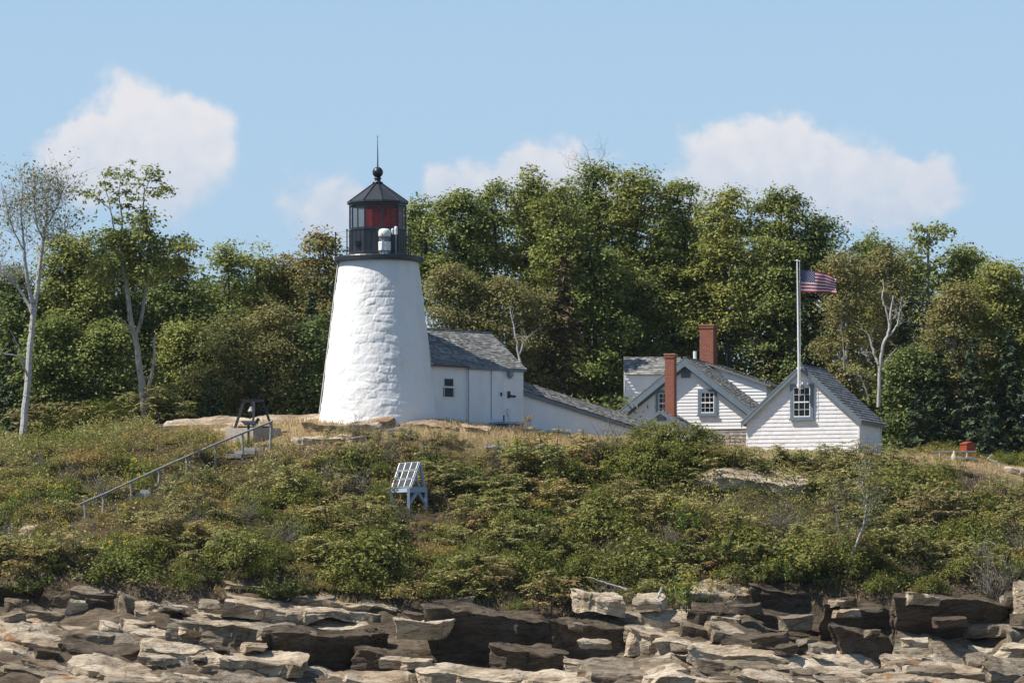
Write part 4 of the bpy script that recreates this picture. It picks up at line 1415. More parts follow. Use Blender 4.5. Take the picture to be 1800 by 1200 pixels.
def broadleaf(px, Y, top, half, low, leaf, label, seed, size=0.125, clumps=30, per=34, rc=0.62, barkm='dark_bark', nl=9, name='broadleaf_tree', flat=0.5, top_bias=0.0, lean=0.0, trunk_r=0.17, twigs=0.35, inner=0.45, shape=1.0):
    """a crown between photo rows top..low and half pixels wide each side, standing at depth Y"""
    rng = np.random.default_rng(seed)
    base = gbase(px - lean, Y)
    k = (D + Y) / D / PPM
    zt = CAMZ + (HOR - top) * k; zl = CAMZ + (HOR - low) * k
    hw = half * k
    cx = (px - 900) * k
    lobes = []
    H = zt - zl
    hw *= 1.12
    rl = min(max(hw * 0.52, 0.75), 2.3)
    for i in range(nl):
        f = (i + 0.5) / nl
        f = f ** (1.0 - top_bias * .5)
        # rounded outline: wide in the middle
        wid = hw * math.sqrt(max(0.05, 1 - ((f - 0.42) / 0.62) ** 2)) * shape
        r = rl * rng.uniform(0.7, 1.15)
        a = i * 2.399 + rng.uniform(-.5, .5)
        rad = max(0, wid - r * 0.8) * (0.75 + .25 * rng.random())
        z = zl + r * .6 + (H - r * 1.15) * f
        lobes.append(((cx + rad * math.cos(a), Y + rad * .8 * math.sin(a), z), (r, r * .95, r * rng.uniform(.55, .8))))
    r = rl * .75
    lobes.append(((cx + rng.uniform(-.2, .2) * hw, Y, zt - r * .75), (r, r, r * .7)))
    P, Nn, C = clumped(lobes, rng, clumps, per, rc, size, flat, inner=inner)
    tp = bent(base - np.array([0, 0, .4]), (cx, Y, zt - rl * .9), rng, 7, 0.015)
    wood = woody(tp, trunk_r, 0.03, lobes, C, rng, twigs)
    return finish_tree(name, base, wood, P, Nn, size, 0.6, rng, leaf, barkm, label)


def spruce(px, Y, top, half, leaf, label, seed, low=None, dens=1.0, size=0.15, bare_top=0.0):
    rng = np.random.default_rng(seed)
    base = gbase(px, Y)
    k = (D + Y) / D / PPM
    zt = CAMZ + (HOR - top) * k
    zl = base[2] + 0.3 if low is None else CAMZ + (HOR - low) * k
    H = zt - zl; hw = half * k
    wood = MB(); tip = np.array([(px - 900) * k, Y, zt])
    wood.tube([base - np.array([0, 0, .3]), base + (tip - base) * .5, tip], [.03 + H * .016, .02 + H * .008, .012], 7)
    P, Nn = [], []
    z = zl
    while z < zt - .1:
        f = (zt - z) / H
        R = hw * (f ** 0.85) * rng.uniform(.82, 1.12) + .1
        nb = int(6 + R * 5)
        for i in range(nb):
            a = rng.uniform(0, 2 * math.pi); Rb = R * rng.uniform(.65, 1.1)
            d = np.array([math.cos(a), math.sin(a), 0])
            p0 = np.array([tip[0], Y, z + rng.uniform(-.12, .12)])
            p1 = p0 + d * Rb + np.array([0, 0, -Rb * .28 + .10 * Rb * rng.uniform(-1, 1)])
            wood.tube([p0, (p0 + p1) / 2 + np.array([0, 0, -.05 * Rb]), p1], [.02, .012, .004], 3, cap=False)
            m_ = max(3, int((14 * Rb + 4) * dens))
            t = rng.uniform(.15, 1.03, m_) ** .8
            q = p0 + (p1 - p0) * t[:, None]
            side = np.array([-d[1], d[0], 0])
            q = q + side * (rng.normal(size=m_) * .16 * (1.15 - t) * max(Rb, .5))[:, None]
            q[:, 2] += rng.normal(size=m_) * .03 - .05 * t * Rb
            P.append(q)
            Nn.append(np.tile([0, 0, 1.0], (m_, 1)) + d * .3 + rng.normal(size=(m_, 3)) * .4)
        z += 0.24 + .10 * f
    P = np.concatenate(P); Nn = np.concatenate(Nn)
    return finish_tree('spruce_tree', base, wood, P, Nn, size, 0.34, rng, leaf, 'dark_bark', label)


# -- the two pale trees standing clear at the left (limbs follow the photo)
def limbs(base_Y, paths, rng):
    mb = MB(); ends = []
    for pts, r0, r1 in paths:
        q = []
        for i, p in enumerate(pts):
            dy = p[2] if len(p) > 2 else 0.0
            q.append(W(p[0], p[1], base_Y + dy))
        n = len(q)
        # smooth resample
        q = np.array(q)
        s = np.linspace(0, n - 1, (n - 1) * 4 + 1)
        qq = np.stack([np.interp(s, np.arange(n), q[:, j]) for j in range(3)], 1)
        ker = np.array([.25, .5, .25])
        for _ in range(2):
            in_ = qq[1:-1].copy()
            qq[1:-1] = ker[0] * qq[:-2] + ker[1] * in_ + ker[2] * qq[2:]
        qq[1:-1] += rng.normal(size=(len(qq) - 2, 3)) * .012
        mb.tube(list(qq), list(np.linspace(r0, r1, len(qq))), 8)
        ends.append(qq)
    return mb, ends


def twigspray(mb, ends, rng, n, L, r=0.012, upb=.6, sub=4):
    tips = []
    for _ in range(n):
        e = ends[rng.integers(len(ends))]
        p = e[int(len(e) * rng.uniform(.35, .999))]
        d = norm(rng.normal(size=(1, 3)))[0]; d[2] = abs(d[2]) * .8 + upb * .5; d /= np.linalg.norm(d)
        q = p + d * L * rng.uniform(.5, 1.2)
        pts = bent(p, q, rng, 3, .06)
        mb.tube(pts, [r, r * .8, r * .6, r * .35], 4, cap=False)
        for s in range(sub):
            a = pts[rng.integers(1, 4)]
            d2 = d + rng.normal(size=3) * .6
            d2 /= np.linalg.norm(d2)
            b = a + d2 * L * rng.uniform(.25, .6)
            mb.tube([a, (a + b) / 2 + rng.normal(size=3) * .02, b], [r * .55, r * .4, r * .25], 3, cap=False)
            tips.append(b)
        tips.append(q)
    return np.array(tips)


def pale_tree_left():
    rng = np.random.default_rng(11)
    Y = 5.0
    paths = [([(38, 797), (44, 720), (52, 640), (56, 570), (60, 545)], .155, .10),
             ([(60, 548), (68, 480, .3), (76, 420, .4), (82, 380, .5), (80, 340, .6)], .11, .03),
             ([(58, 548), (46, 480, -.3), (42, 430, -.4), (36, 380, -.5), (40, 325, -.5)], .09, .02),
             ([(56, 550), (40, 515, .2), (22, 497, .3), (2, 480, .4), (-20, 440, .4)], .07, .02),
             ([(80, 400, .5), (98, 370, .7), (112, 330, .9)], .045, .012),
             ([(42, 440, -.4), (20, 400, -.7), (8, 350, -.9)], .04, .012),
             ([(76, 420, .4), (62, 390, 0), (58, 330, -.3)], .04, .012),
             ([(72, 450, .4), (95, 420, .2), (118, 400, 0)], .035, .01),
             ([(50, 664), (40, 640, -.4), (34, 625, -.6), (8, 622, -.8), (-15, 612, -1)], .05, .015),
             ([(44, 640, -.4), (28, 600, -.8), (18, 580, -.9)], .03, .01)]
    mb, ends = limbs(Y, paths, rng)
    tips = twigspray(mb, ends[1:8], rng, 330, 1.05, .011)
    base = W(38, 795, Y)
    idx = rng.integers(0, len(tips), 2000)
    P = tips[idx] + rng.normal(size=(2000, 3)) * .12
    Nn = rng.normal(size=P.shape) + np.array([0, 0, .5])
    finish_tree('birch_tree', base, mb, P, Nn, .06, .6, rng, 'birch', 'birch_bark', 'thin pale birch with nearly bare twiggy crown at the far left of the wood', group=None)


def pale_tree_mid():
    rng = np.random.default_rng(12)
    Y = 5.5
    paths = [([(256, 757), (252, 700), (246, 650), (240, 600), (233, 580)], .155, .11),
             ([(234, 585), (226, 540), (222, 490, .2), (213, 450, .3), (211, 420, .3), (216, 380, .3)], .11, .04),
             ([(214, 460, .3), (203, 448, .2), (200, 410, 0), (195, 370, 0), (185, 325, 0)], .05, .015),
             ([(238, 590), (250, 555, .2), (256, 510, .3), (258, 470, .4), (262, 430, .4), (250, 390, .4), (254, 330, .4)], .08, .025),
             ([(222, 440, .3), (230, 410, .2), (238, 380, .2)], .05, .012),
             ([(233, 580), (212, 560, -.3), (190, 540, -.6)], .04, .012),
             ([(255, 722), (261, 690, .3), (266, 660, .3), (272, 630, .4), (270, 600, .4), (274, 588, .4)], .08, .045),
             ([(216, 385, .3), (208, 345, .2), (212, 310, .2)], .035, .01),
             ([(254, 340, .4), (262, 320, .4), (266, 300, .4)], .02, .008),
             ([(195, 370), (170, 345), (150, 335)], .025, .008)]
    mb, ends = limbs(Y, paths, rng)
    base = W(256, 755, Y)
    k = (D + Y) / D / PPM
    L = []
    def lobe(px, py, rx, rz, dy=0):
        L.append((W(px, py, Y + dy), (rx * k, rx * k * .9, rz * k)))
    for a in ((190, 312, 34, 14), (222, 298, 30, 12), (165, 338, 26, 10), (225, 350, 30, 10), (262, 322, 24, 20), (288, 335, 16, 8), (203, 330, 30, 9),
              (270, 300, 18, 9), (255, 385, 24, 14), (230, 405, 40, 24), (196, 420, 34, 22), (262, 430, 40, 26), (300, 428, 34, 20), (328, 432, 22, 10),
              (214, 450, 44, 26), (262, 470, 40, 24), (180, 480, 26, 20), (296, 465, 26, 18)):
        lobe(*a, dy=rng.uniform(-.8, .8))
    P1, N1, C1 = clumped(L[:8], rng, 26, 22, .36, .085, .4, inner=.2)
    P2, N2, C2 = clumped(L[8:], rng, 44, 46, .42, .095, .5)
    for q in np.concatenate([C1[::2], C2[::4]]):
        e = np.concatenate(ends[1:])
        d = np.linalg.norm(e - q, axis=1) + (e[:, 2] > q[2]) * .6
        mb.tube(bent(e[np.argmin(d)], q, rng, 2, .08), [.02, .012, .005], 3, cap=False)
    finish_tree('poplar_tree', base, mb, np.concatenate([P1, P2]), np.concatenate([N1, N2]), .075, .62, rng, 'maple', 'pale_bark', 'tall pale forked tree with flat tufted top standing clear left of the lighthouse', group=None)


pale_tree_left()
pale_tree_mid()

# -- the wood: each tree on its own; px, Y, top, half width, low ------------------------
B = broadleaf
tid = 100
wood_list = [
    # left of the tower
    ('oak', 25, 11, 470, 60, 690, 'dark_bark', 'dark rounded tree behind the nearly bare pale birch', 30),
    ('maple_b', 130, 12, 405, 75, 640, 'dark_bark', 'yellow-green maple between the two pale trees at the left', 30),
    ('oak', 215, 14, 430, 70, 640, 'dark_bark', 'dark tree filling the gap behind the tall pale forked tree', 30),
    ('oak', 300, 13, 445, 60, 660, 'dark_bark', 'dark green tree behind the right limb of the pale forked tree', 30),
    ('maple', 95, 9, 560, 70, 760, 'dark_bark', 'low leafy tree right of the white birch trunk', 30),
    ('maple', 185, 9, 560, 60, 760, 'dark_bark', 'low shaded tree left of the pale forked trunk', 28),
    ('maple_b', 330, 9.5, 560, 60, 740, 'dark_bark', 'low olive tree behind the pale granite dome', 30),
    ('maple', 400, 13, 425, 40, 640, 'dark_bark', 'slim pointed tree with gappy top left of the tower', 22),
    ('maple_b', 455, 14, 440, 42, 640, 'dark_bark', 'gappy olive tree between the slim pointed tree and the tower', 20),
    ('maple_red', 505, 15, 445, 40, 640, 'dark_bark', 'red-tinged gappy tree two crowns left of the tower', 22),
    ('maple_red', 565, 13, 398, 42, 620, 'dark_bark', 'reddening maple touching the left side of the tower gallery', 28),
    ('birch', 390, 8.5, 560, 60, 730, 'dark_bark', 'fine-leaved olive birch behind the bell frame', 40),
    ('birch', 470, 9, 530, 62, 730, 'dark_bark', 'fine-leaved olive bush tree just left of the tower base', 40),
    ('oak', 545, 9, 560, 45, 735, 'dark_bark', 'shaded green tree tight against the left foot of the tower', 32),
    # right of the tower
    ('maple', 738, 17, 345, 26, 520, 'dark_bark', 'thin sprig-topped tree just right of the lantern', 18),
    ('maple', 800, 16, 330, 52, 540, 'dark_bark', 'rounded maple crown first right of the lantern', 32),
    ('maple', 862, 17, 320, 44, 540, 'dark_bark', 'rounded maple crown second right of the lantern', 30),
    ('maple_b', 938, 18, 300, 56, 560, 'dark_bark', 'broad yellow-green maple left of the highest crown', 32),
    ('maple_b', 985, 15, 320, 50, 600, 'dark_bark', 'maple with a rusty patch below the highest crown', 26),
    ('maple', 1045, 19, 283, 58, 560, 'dark_bark', 'highest maple of the wood with bare twigs at its top', 32),
    ('maple_b', 1115, 18, 296, 58, 560, 'dark_bark', 'sunlit maple just right of the highest crown', 32),
    ('maple', 1190, 19, 312, 55, 560, 'dark_bark', 'maple crown above the gap over the brick chimneys', 30),
    ('maple_b', 1280, 17, 330, 60, 590, 'dark_bark', 'wide maple above the large brick chimney', 30),
    ('maple', 1375, 16, 326, 62, 600, 'dark_bark', 'tall maple behind the flag with sky gaps in its crown', 28),
    ('oak', 1440, 16, 378, 34, 540, 'dark_bark', 'overhanging dark branch tree right above the flag', 26),
    ('birch', 800, 10, 460, 62, 700, 'pale_bark', 'olive birch leaning over the workroom roof beside the tower', 44),
    ('birch', 880, 10, 480, 66, 720, 'birch_bark', 'olive birch with white stems right of the workroom', 44),
    ('birch', 950, 11, 510, 50, 730, 'birch_bark', 'fine-leaved birch above the walkway roof', 40),
    ('maple', 1040, 15.5, 420, 70, 720, 'dark_bark', 'shadowy maple behind the upper end of the house wing', 30),
    ('oak', 1110, 17, 480, 62, 740, 'dark_bark', 'dark oak just behind the house dormer wing', 34),
    ('maple', 1180, 18, 440, 66, 720, 'dark_bark', 'dark maple behind the slim chimney', 30),
    ('oak', 1250, 18.5, 440, 60, 720, 'dark_bark', 'dark oak behind the big brick chimney', 34),
    ('oak', 1380, 16, 450, 50, 720, 'dark_bark', 'dark tree behind the flagpole', 34),
    ('birch', 1490, 12, 440, 62, 730, 'pale_bark', 'brownish olive birch right of the flag', 44),
    ('birch', 1560, 14, 425, 50, 720, 'pale_bark', 'olive birch behind the bleached dead tree', 40),
    ('maple', 1535, 16, 412, 40, 600, 'dark_bark', 'low maple crown in the dip right of the flag', 30),
    ('maple', 1700, 16, 432, 26, 600, 'dark_bark', 'small dark tuft-topped tree left of the right-edge crown', 24),
    ('birch', 1680, 10, 500, 62, 720, 'pale_bark', 'large yellow-olive birch right of the bleached dead tree', 46),
    ('maple_b', 1755, 11, 455, 58, 720, 'dark_bark', 'broad olive tree near the right end of the wood', 36),
    ('maple_b', 1830, 11, 500, 60, 740, 'dark_bark', 'olive tree cut by the right edge of the wood', 34),
    ('oak', 1600, 9.5, 610, 46, 770, 'dark_bark', 'low dark tree beside the shingled building', 34),
]
for (leaf, px, Y, top, half, low, bk, label, cl) in wood_list:
    tid += 1
    fine = leaf == 'birch'
    B(px, Y, top, half, low, leaf, label, tid, size=.058 if fine else .072, clumps=cl * (1.1 if fine else .85), per=72 if fine else 105, rc=.50 if fine else .60,
      barkm=bk, nl=11 if half > 45 else 8, name='birch_tree' if fine else 'broadleaf_tree', inner=.5, flat=.42)
# far side of the wood, dark filling between the nearer stems
fill_lab = 'half-hidden shaded tree deep inside the wood'
for i, (px, top) in enumerate([(-30, 500), (60, 500), (160, 480), (260, 480), (350, 480), (440, 480), (530, 470), (620, 450), (720, 400), (830, 375), (930, 350), (1020, 340), (1100, 345), (1180, 365), (1260, 380), (1340, 390), (1420, 430), (1500, 450), (1590, 450), (1690, 470), (1790, 490), (1880, 520)]):
    tid += 1
    B(px, 23 + (i % 3) * 2, top, 72, 770, 'oak', fill_lab, tid, size=.11, clumps=24, per=44, rc=.7, nl=12, twigs=.1)

spruce(548, 10.5, 505, 34, 'spruce', 'dark slim spruce left of the tower in the wood', 301)
spruce(372, 7.5, 655, 40, 'spruce_y', 'bushy young bright green spruce behind the granite dome', 302, size=.11, dens=1.3)
spruce(455, 8.0, 640, 34, 'spruce_y', 'young green spruce behind the bell frame', 303, size=.11, dens=1.3)
spruce(992, 10.5, 440, 58, 'spruce_red', 'spruce with browning branches above the walkway', 304, low=740)
spruce(1352, 16, 545, 52, 'spruce_red', 'rusty browning spruce left of the flagpole', 305)
spruce(1420, 14.5, 480, 46, 'spruce', 'dark spruce right behind the flagpole', 306)
for i, (px, Y, top, half, lab) in enumerate([
        (1590, 12, 560, 52, 'black-green spruce right behind the bleached dead tree'), (1650, 9, 610, 56, 'black-green spruce behind the picnic table'),
        (1710, 8.5, 590, 60, 'black-green spruce behind the orange box'), (1775, 9, 570, 60, 'black-green spruce behind the driftwood branch'),
        (1835, 8.5, 590, 60, 'black-green spruce at the right edge'), (1610, 8.0, 690, 36, 'small dark spruce right of the shingled building'), (1740, 7.0, 700, 40, 'small drooping spruce above the right granite slab')]):
    spruce(px, Y, top, half, 'spruce', lab, 310 + i, size=.14)
spruce(20, 9, 600, 50, 'spruce', 'dark spruce behind the white birch trunk', 320)
spruce(130, 13, 560, 50, 'spruce', 'dark spruce in the shade between the pale trees', 321)
spruce(310, 11, 600, 46, 'spruce', 'dark spruce right of the pale forked trunk', 322)

# spindly tree on the right skyline
def spindly():
    rng = np.random.default_rng(41)
    Y = 15.0
    paths = [([(1634, 700), (1632, 600), (1630, 520), (1632, 450), (1634, 405)], .11, .03), ([(1631, 480), (1650, 455), (1672, 435)], .04, .01), ([(1632, 455), (1618, 430), (1606, 418)], .03, .01),
             ([(1633, 430), (1650, 412), (1668, 402)], .025, .01)]
    mb, ends = limbs(Y, paths, rng)
    k = (D + Y) / D / PPM
    L = [(W(px, py, Y + rng.uniform(-.5, .5)), (rx * k, rx * k, rz * k)) for px, py, rx, rz in
         ((1634, 402, 26, 10), (1660, 405, 18, 9), (1615, 412, 18, 9), (1640, 425, 24, 10), (1612, 445, 20, 12), (1665, 450, 26, 14), (1690, 445, 16, 10), (1640, 470, 30, 16), (1600, 470, 22, 16), (1660, 490, 30, 20), (1620, 510, 34, 24))]
    P, Nn, C = clumped(L, rng, 20, 22, .38, .09, .45, inner=.2)
    for q in C[::2]:
        e = np.concatenate(ends)
        mb.tube(bent(e[np.argmin(np.linalg.norm(e - q, axis=1) + (e[:, 2] > q[2]) * .5)], q, rng, 2, .08), [.018, .012, .005], 3, cap=False)
    finish_tree('broadleaf_tree', W(1634, 780, Y), mb, P, Nn, .09, .6, rng, 'maple', 'pale_bark', 'spindly thin tree with wispy top rising above the right part of the wood')


spindly()


def snag():
    rng = np.random.default_rng(42)
    Y = 7.6
    paths = [([(1544, 715), (1546, 650), (1552, 605), (1562, 585), (1564, 570)], .075, .05),
             ([(1564, 575), (1558, 545), (1550, 525), (1554, 505), (1552, 490)], .045, .018),
             ([(1564, 578), (1566, 545, .2), (1570, 520, .3)], .05, .02),
             ([(1564, 590), (1575, 575, .3), (1580, 560, .4), (1584, 530, .4)], .04, .012), ([(1575, 575, .3), (1590, 562, .4)], .02, .008),
             ([(1544, 640), (1534, 615), (1530, 595), (1524, 585)], .06, .02), ([(1534, 640), (1526, 634), (1522, 625)], .03, .01),
             ([(1552, 640), (1562, 628), (1576, 612)], .03, .008), ([(1570, 560), (1580, 550), (1590, 535)], .018, .006)]
    mb, ends = limbs(Y, paths, rng)
    twigspray(mb, ends[1:], rng, 26, .6, .009, sub=2)
    b = W(1544, 712, Y)
    t = empty('dead_tree', b, label='bleached bare dead tree standing before the birches right of the flag', cat='tree')
    mb.v = [tuple(np.array(v) - b) for v in mb.v]
    obj('trunk', mb, MAT['snag'], t)


snag()


def stems(Y, paths, label, name='birch_tree', mat='birch_bark', cat='tree', seed=1, leaf=None, nleaf=0, spray=0, L=.5, leafsize=.05):
    rng = np.random.default_rng(seed)
    mb, ends = limbs(Y, paths, rng)
    b = W(paths[0][0][0][0], paths[0][0][0][1], Y)
    tips = twigspray(mb, ends, rng, spray, L, .007, sub=3) if spray else None
    t = empty(name, b, label=label, cat=cat)
    mb.v = [tuple(np.array(v) - b) for v in mb.v]
    obj('trunk', mb, MAT[mat], t)
    if nleaf:
        idx = rng.integers(0, len(tips), nleaf)
        P = tips[idx] + rng.normal(size=(nleaf, 3)) * .10 - b
        V, F = leaves(P, rng.normal(size=P.shape) + np.array([0, 0, .6]), leafsize, rng)
        obj('crown', mesh_np('crown', V, F), MAT[leaf], t)
    return t


stems(8.4, [([(916, 650), (908, 600), (902, 570), (897, 545)], .05, .02), ([(912, 625), (922, 600), (930, 590)], .035, .012), ([(910, 640), (918, 610), (921, 595)], .03, .012)],
      'white forked birch stems showing just above the workroom roof', seed=3, spray=14, L=.6)
stems(8.3, [([(1527, 700), (1518, 672), (1507, 655)], .04, .02), ([(1484, 650), (1483, 600), (1476, 570)], .035, .015)], 'thin pale leaning stems behind the shingled building roof', seed=4, mat='pale_bark', spray=8, L=.5)
# bare twigs over the highest crown
stems(18.5, [([(1040, 330), (1040, 300), (1036, 280), (1032, 265)], .035, .008), ([(1038, 300), (1022, 285), (1008, 280)], .02, .006), ([(1040, 295), (1056, 280), (1064, 270)], .02, .006), ([(1038, 310), (1012, 300), (994, 294)], .02, .006)],
      'bare grey twigs sticking out above the highest maple', name='dead_branch', mat='pale_bark', cat='branch', seed=5, spray=26, L=.7)
# ------------------------------------------------------------------ rocks


def slab_mesh(corners, rng, seed, res=0.075, layer=0.05, frac=0.06, warp=0.16, rough=0.03, chamfer=0.46):
    """8 corners (bottom 4: front-left, front-right, back-right, back-left, then top 4) -> a broken slab with an angular outline"""
    c = np.array(corners, float)
    Lx = np.linalg.norm(c[5] - c[4]); Ly = max(.2, np.linalg.norm(c[7] - c[4])); Lz = max(.2, np.linalg.norm(c[4] - c[0]))
    # plan: unit square with broken corners and nicks in its long sides
    poly = []
    for (cu, cv, du, dv) in ((0, 0, 1, 0), (1, 0, 0, 1), (1, 1, -1, 0), (0, 1, 0, -1)):
        a, b = rng.uniform(.04, chamfer), rng.uniform(.06, chamfer)
        pu, pv = -dv, du          # previous edge direction reversed
        poly.append((cu + (pu) * b * 1.0, cv + (pv) * b * 1.0) if True else None)
        poly.append((cu + du * a, cv + dv * a))
    poly = np.array(poly)
    # previous-edge points must lie on the square's boundary
    poly = np.clip(poly, 0, 1)
    sc = np.array([Lx, Ly])
    per = []
    n = len(poly)
    for i in range(n):
        p, q = poly[i], poly[(i + 1) % n]
        k = max(2, int(np.linalg.norm((q - p) * sc) / res))
        nick = rng.uniform(-.05, .05) if np.linalg.norm((q - p) * sc) > .7 else 0
        for j in range(k):
            t = j / k
            x = p + (q - p) * t
            if nick and .35 < t < .6:
                x = x + (np.array([.5, .5]) - x) * abs(nick) * 2
            per.append(x)
    per = np.array(per)
    m = len(per)
    cen2 = per.mean(0)
    nr = int(np.clip(max(Lx, Ly) / res / 2, 4, 34)); ns = int(np.clip(Lz / (res * .9), 4, 34))
    uvw = []
    for r in range(nr, 0, -1):          # top, from the middle outwards
        f = 1 - (r / nr) ** 1.0
        uvw.append(np.column_stack([cen2 + (per - cen2) * f, np.ones(m)]))
    uvw.append(np.column_stack([per, np.ones(m)]))
    for k in range(1, ns + 1):
        uvw.append(np.column_stack([per, np.full(m, 1 - k / ns)]))
    U = np.concatenate(uvw)
    rows = len(uvw)
    idx = np.arange(rows * m).reshape(rows, m); nx = np.roll(idx, -1, 1)
    F = np.stack([idx[:-1].ravel(), idx[1:].ravel(), nx[1:].ravel(), nx[:-1].ravel()], 1)
    u, v, w = U[:, :1], U[:, 1:2], U[:, 2:]
    bot = (c[0] * (1 - u) + c[1] * u) * (1 - v) + (c[3] * (1 - u) + c[2] * u) * v
    top = (c[4] * (1 - u) + c[5] * u) * (1 - v) + (c[7] * (1 - u) + c[6] * u) * v
    P = bot * (1 - w) + top * w
    cen = P.mean(0)
    nz = lambda s, o, sd: fbm(P * s + o, 3, seed + sd, .5)
    ms = min(1.4, max(.25, min(Lx, Ly)))
    P2 = P + np.stack([nz(.8, 3.1, 1), nz(.8, 7.7, 2), nz(.7, 1.3, 3) * .7], 1) * warp * ms
    out = P - cen; out[:, 2] = 0; out = norm(out)
    side = (w[:, 0] < .999)
    lw = (P[:, 2] + 0.14 * P[:, 0] + 0.10 * nz(.6, 2.2, 4)) / 0.17
    lay = ((np.sin(np.floor(lw) * 91.7 + seed) * 43758.5) % 1.0) - .5
    fw = (P[:, 0] * .9 + P[:, 1] * .5 + .5 * nz(.5, 5.2, 5)) / 1.1
    fi = np.floor(fw)
    fra = ((np.sin(fi * 57.3 + seed * 3.1) * 24634.6) % 1.0) - .5
    P2 += out * ((lay * layer * 2 + fra * frac * 2) * side)[:, None]
    # flaking beds on the top: low steps that run across the slab
    tl = (P[:, 1] * .9 - P[:, 0] * .35 + .8 * nz(.45, 9.1, 6)) / .7
    step = ((np.sin(np.floor(tl) * 33.3 + seed) * 9631.1) % 1.0 - .5)
    P2[:, 2] += (w[:, 0] > .9) * step * .055
    P2 += np.stack([nz(3.4, 0, 7), nz(3.4, 4, 8), nz(3.0, 8, 9)], 1) * rough
    return P2, F


def ledge(px0, px1, back, lip, bot, Y, depth=1.6, dip=0, yaw=18, under=0.25, mat='rock', label=None, name='rock_ledge', cat='rock', group='ledges and boulders of the rocky shore', seed=None, skew=0, taper=0.0, **kw):
    """rock whose front lip runs at photo row lip from px0 to px1; its top rises to row back, its face falls to row bot"""
    ledge.n += 1
    if group and group.startswith('ledges'):
        dip += (px1 - px0) * np.random.default_rng(int(px0 * 7 + lip * 13)).uniform(.5, 1.9) * (.085 if px0 < 800 else .03 if px0 < 1200 else .09)
    seed = ledge.n * 7 if seed is None else seed
    rng = np.random.default_rng(seed)
    w_m = (px1 - px0) / PPM * (D + Y) / D
    dY = w_m * math.tan(math.radians(yaw))
    A = W(px0, lip, Y); B = W(px1, lip + dip, Y + dY)
    if not taper: taper = rng.uniform(-.08, .06)
    skew = skew or rng.uniform(-24, 24)
    sl_ = rng.uniform(-.16, .16)
    hA = W(px0, lip, Y)[2] - W(px0, bot, Y)[2]
    A0 = W(px0 + taper * (px1 - px0), bot, Y + under * hA); B0 = W(px1 - taper * (px1 - px0), bot + dip * .25, Y + dY + under * hA)
    A[0] += sl_ * 3 * hA; B[0] += rng.uniform(-.7, .5) * hA
    A2 = W(px0 + skew, back, Y + depth); B2 = W(px1 + skew, back + dip * .9, Y + dY + depth)
    A20 = A2.copy(); B20 = B2.copy()
    A20[2] = min(A0[2], A2[2] - .3); B20[2] = min(B0[2], B2[2] - .3)
    V, F = slab_mesh([A0, B0, B20, A20, A, B, B2, A2], rng, seed, **kw)
    o3 = np.array([V[:, 0].mean(), V[:, 1].mean(), V[:, 2].min()])
    return obj(name, mesh_np(name, V - o3, F), MAT[mat], loc=o3, label=label or 'grey-brown broken rock of the bedded shore ledges', cat=cat, group=group)


ledge.n = 0
R = ledge
# left side, top rows
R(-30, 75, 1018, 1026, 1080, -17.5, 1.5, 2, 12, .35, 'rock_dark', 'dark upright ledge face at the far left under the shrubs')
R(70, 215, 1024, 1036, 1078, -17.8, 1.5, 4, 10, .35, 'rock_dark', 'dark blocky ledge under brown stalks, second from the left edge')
R(205, 262, 1040, 1046, 1098, -18.6, 1.0, 12, 32, .15, 'rock', 'tilted rock wedge with an orange edge at the end of the dark left ledges')
R(275, 400, 1022, 1058, 1080, -17.6, 1.8, -4, 8, .2, 'rock', 'smooth grey sloping slab left of the big pale slab', rough=.02)
R(350, 402, 1010, 1020, 1034, -16.8, .7, 2, 25, .4, 'rock_dark', 'dark rounded boulder lying on the upper slabs')
# big pale slabs in the middle left
R(385, 560, 1014, 1024, 1036, -17.0, 1.6, 16, 8, .1, 'rock_pale', 'thin pale slab edging the shrubs above the big slab')
R(395, 700, 1030, 1066, 1092, -18.6, 2.6, 12, 10, .2, 'rock_pale', 'large pale sloping slab with grass in its crack', rough=.03)
R(560, 752, 1036, 1052, 1084, -17.6, 1.6, 6, 22, .45, 'rock_pale', 'pale jutting slab above the dark overhang', rough=.03)
R(330, 620, 1066, 1086, 1112, -20.0, 2.4, 20, 12, .3, 'rock_pale', 'long pale slab tilting right above the brown block')
R(300, 530, 1085, 1093, 1172, -21.0, 2.0, 8, 14, -.05, 'rock', 'big squared brown-faced block under the pale slabs')
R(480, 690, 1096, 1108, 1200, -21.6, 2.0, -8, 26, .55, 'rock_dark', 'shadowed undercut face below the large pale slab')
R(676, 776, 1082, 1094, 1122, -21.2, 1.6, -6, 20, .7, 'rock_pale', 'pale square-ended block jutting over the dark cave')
R(600, 800, 1134, 1150, 1210, -21.4, 1.5, 0, 26, .4, 'rock_dark', 'shade-darkened rock deep under the jutting block')  # shade of the cave, carried by the dark rock colour
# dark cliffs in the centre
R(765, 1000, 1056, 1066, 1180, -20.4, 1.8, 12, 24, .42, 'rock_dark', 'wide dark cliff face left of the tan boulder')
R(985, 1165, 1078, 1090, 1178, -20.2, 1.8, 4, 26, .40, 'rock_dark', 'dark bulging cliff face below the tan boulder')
R(1018, 1098, 1030, 1046, 1078, -18.8, 1.3, 6, -8, .1, 'rock_pale', 'angular tan boulder perched on the dark cliff', taper=-.08)
R(1108, 1168, 1042, 1052, 1072, -18.6, 1.0, 4, 0, .1, 'rock_pale', 'white fractured boulder right of the tan boulder')
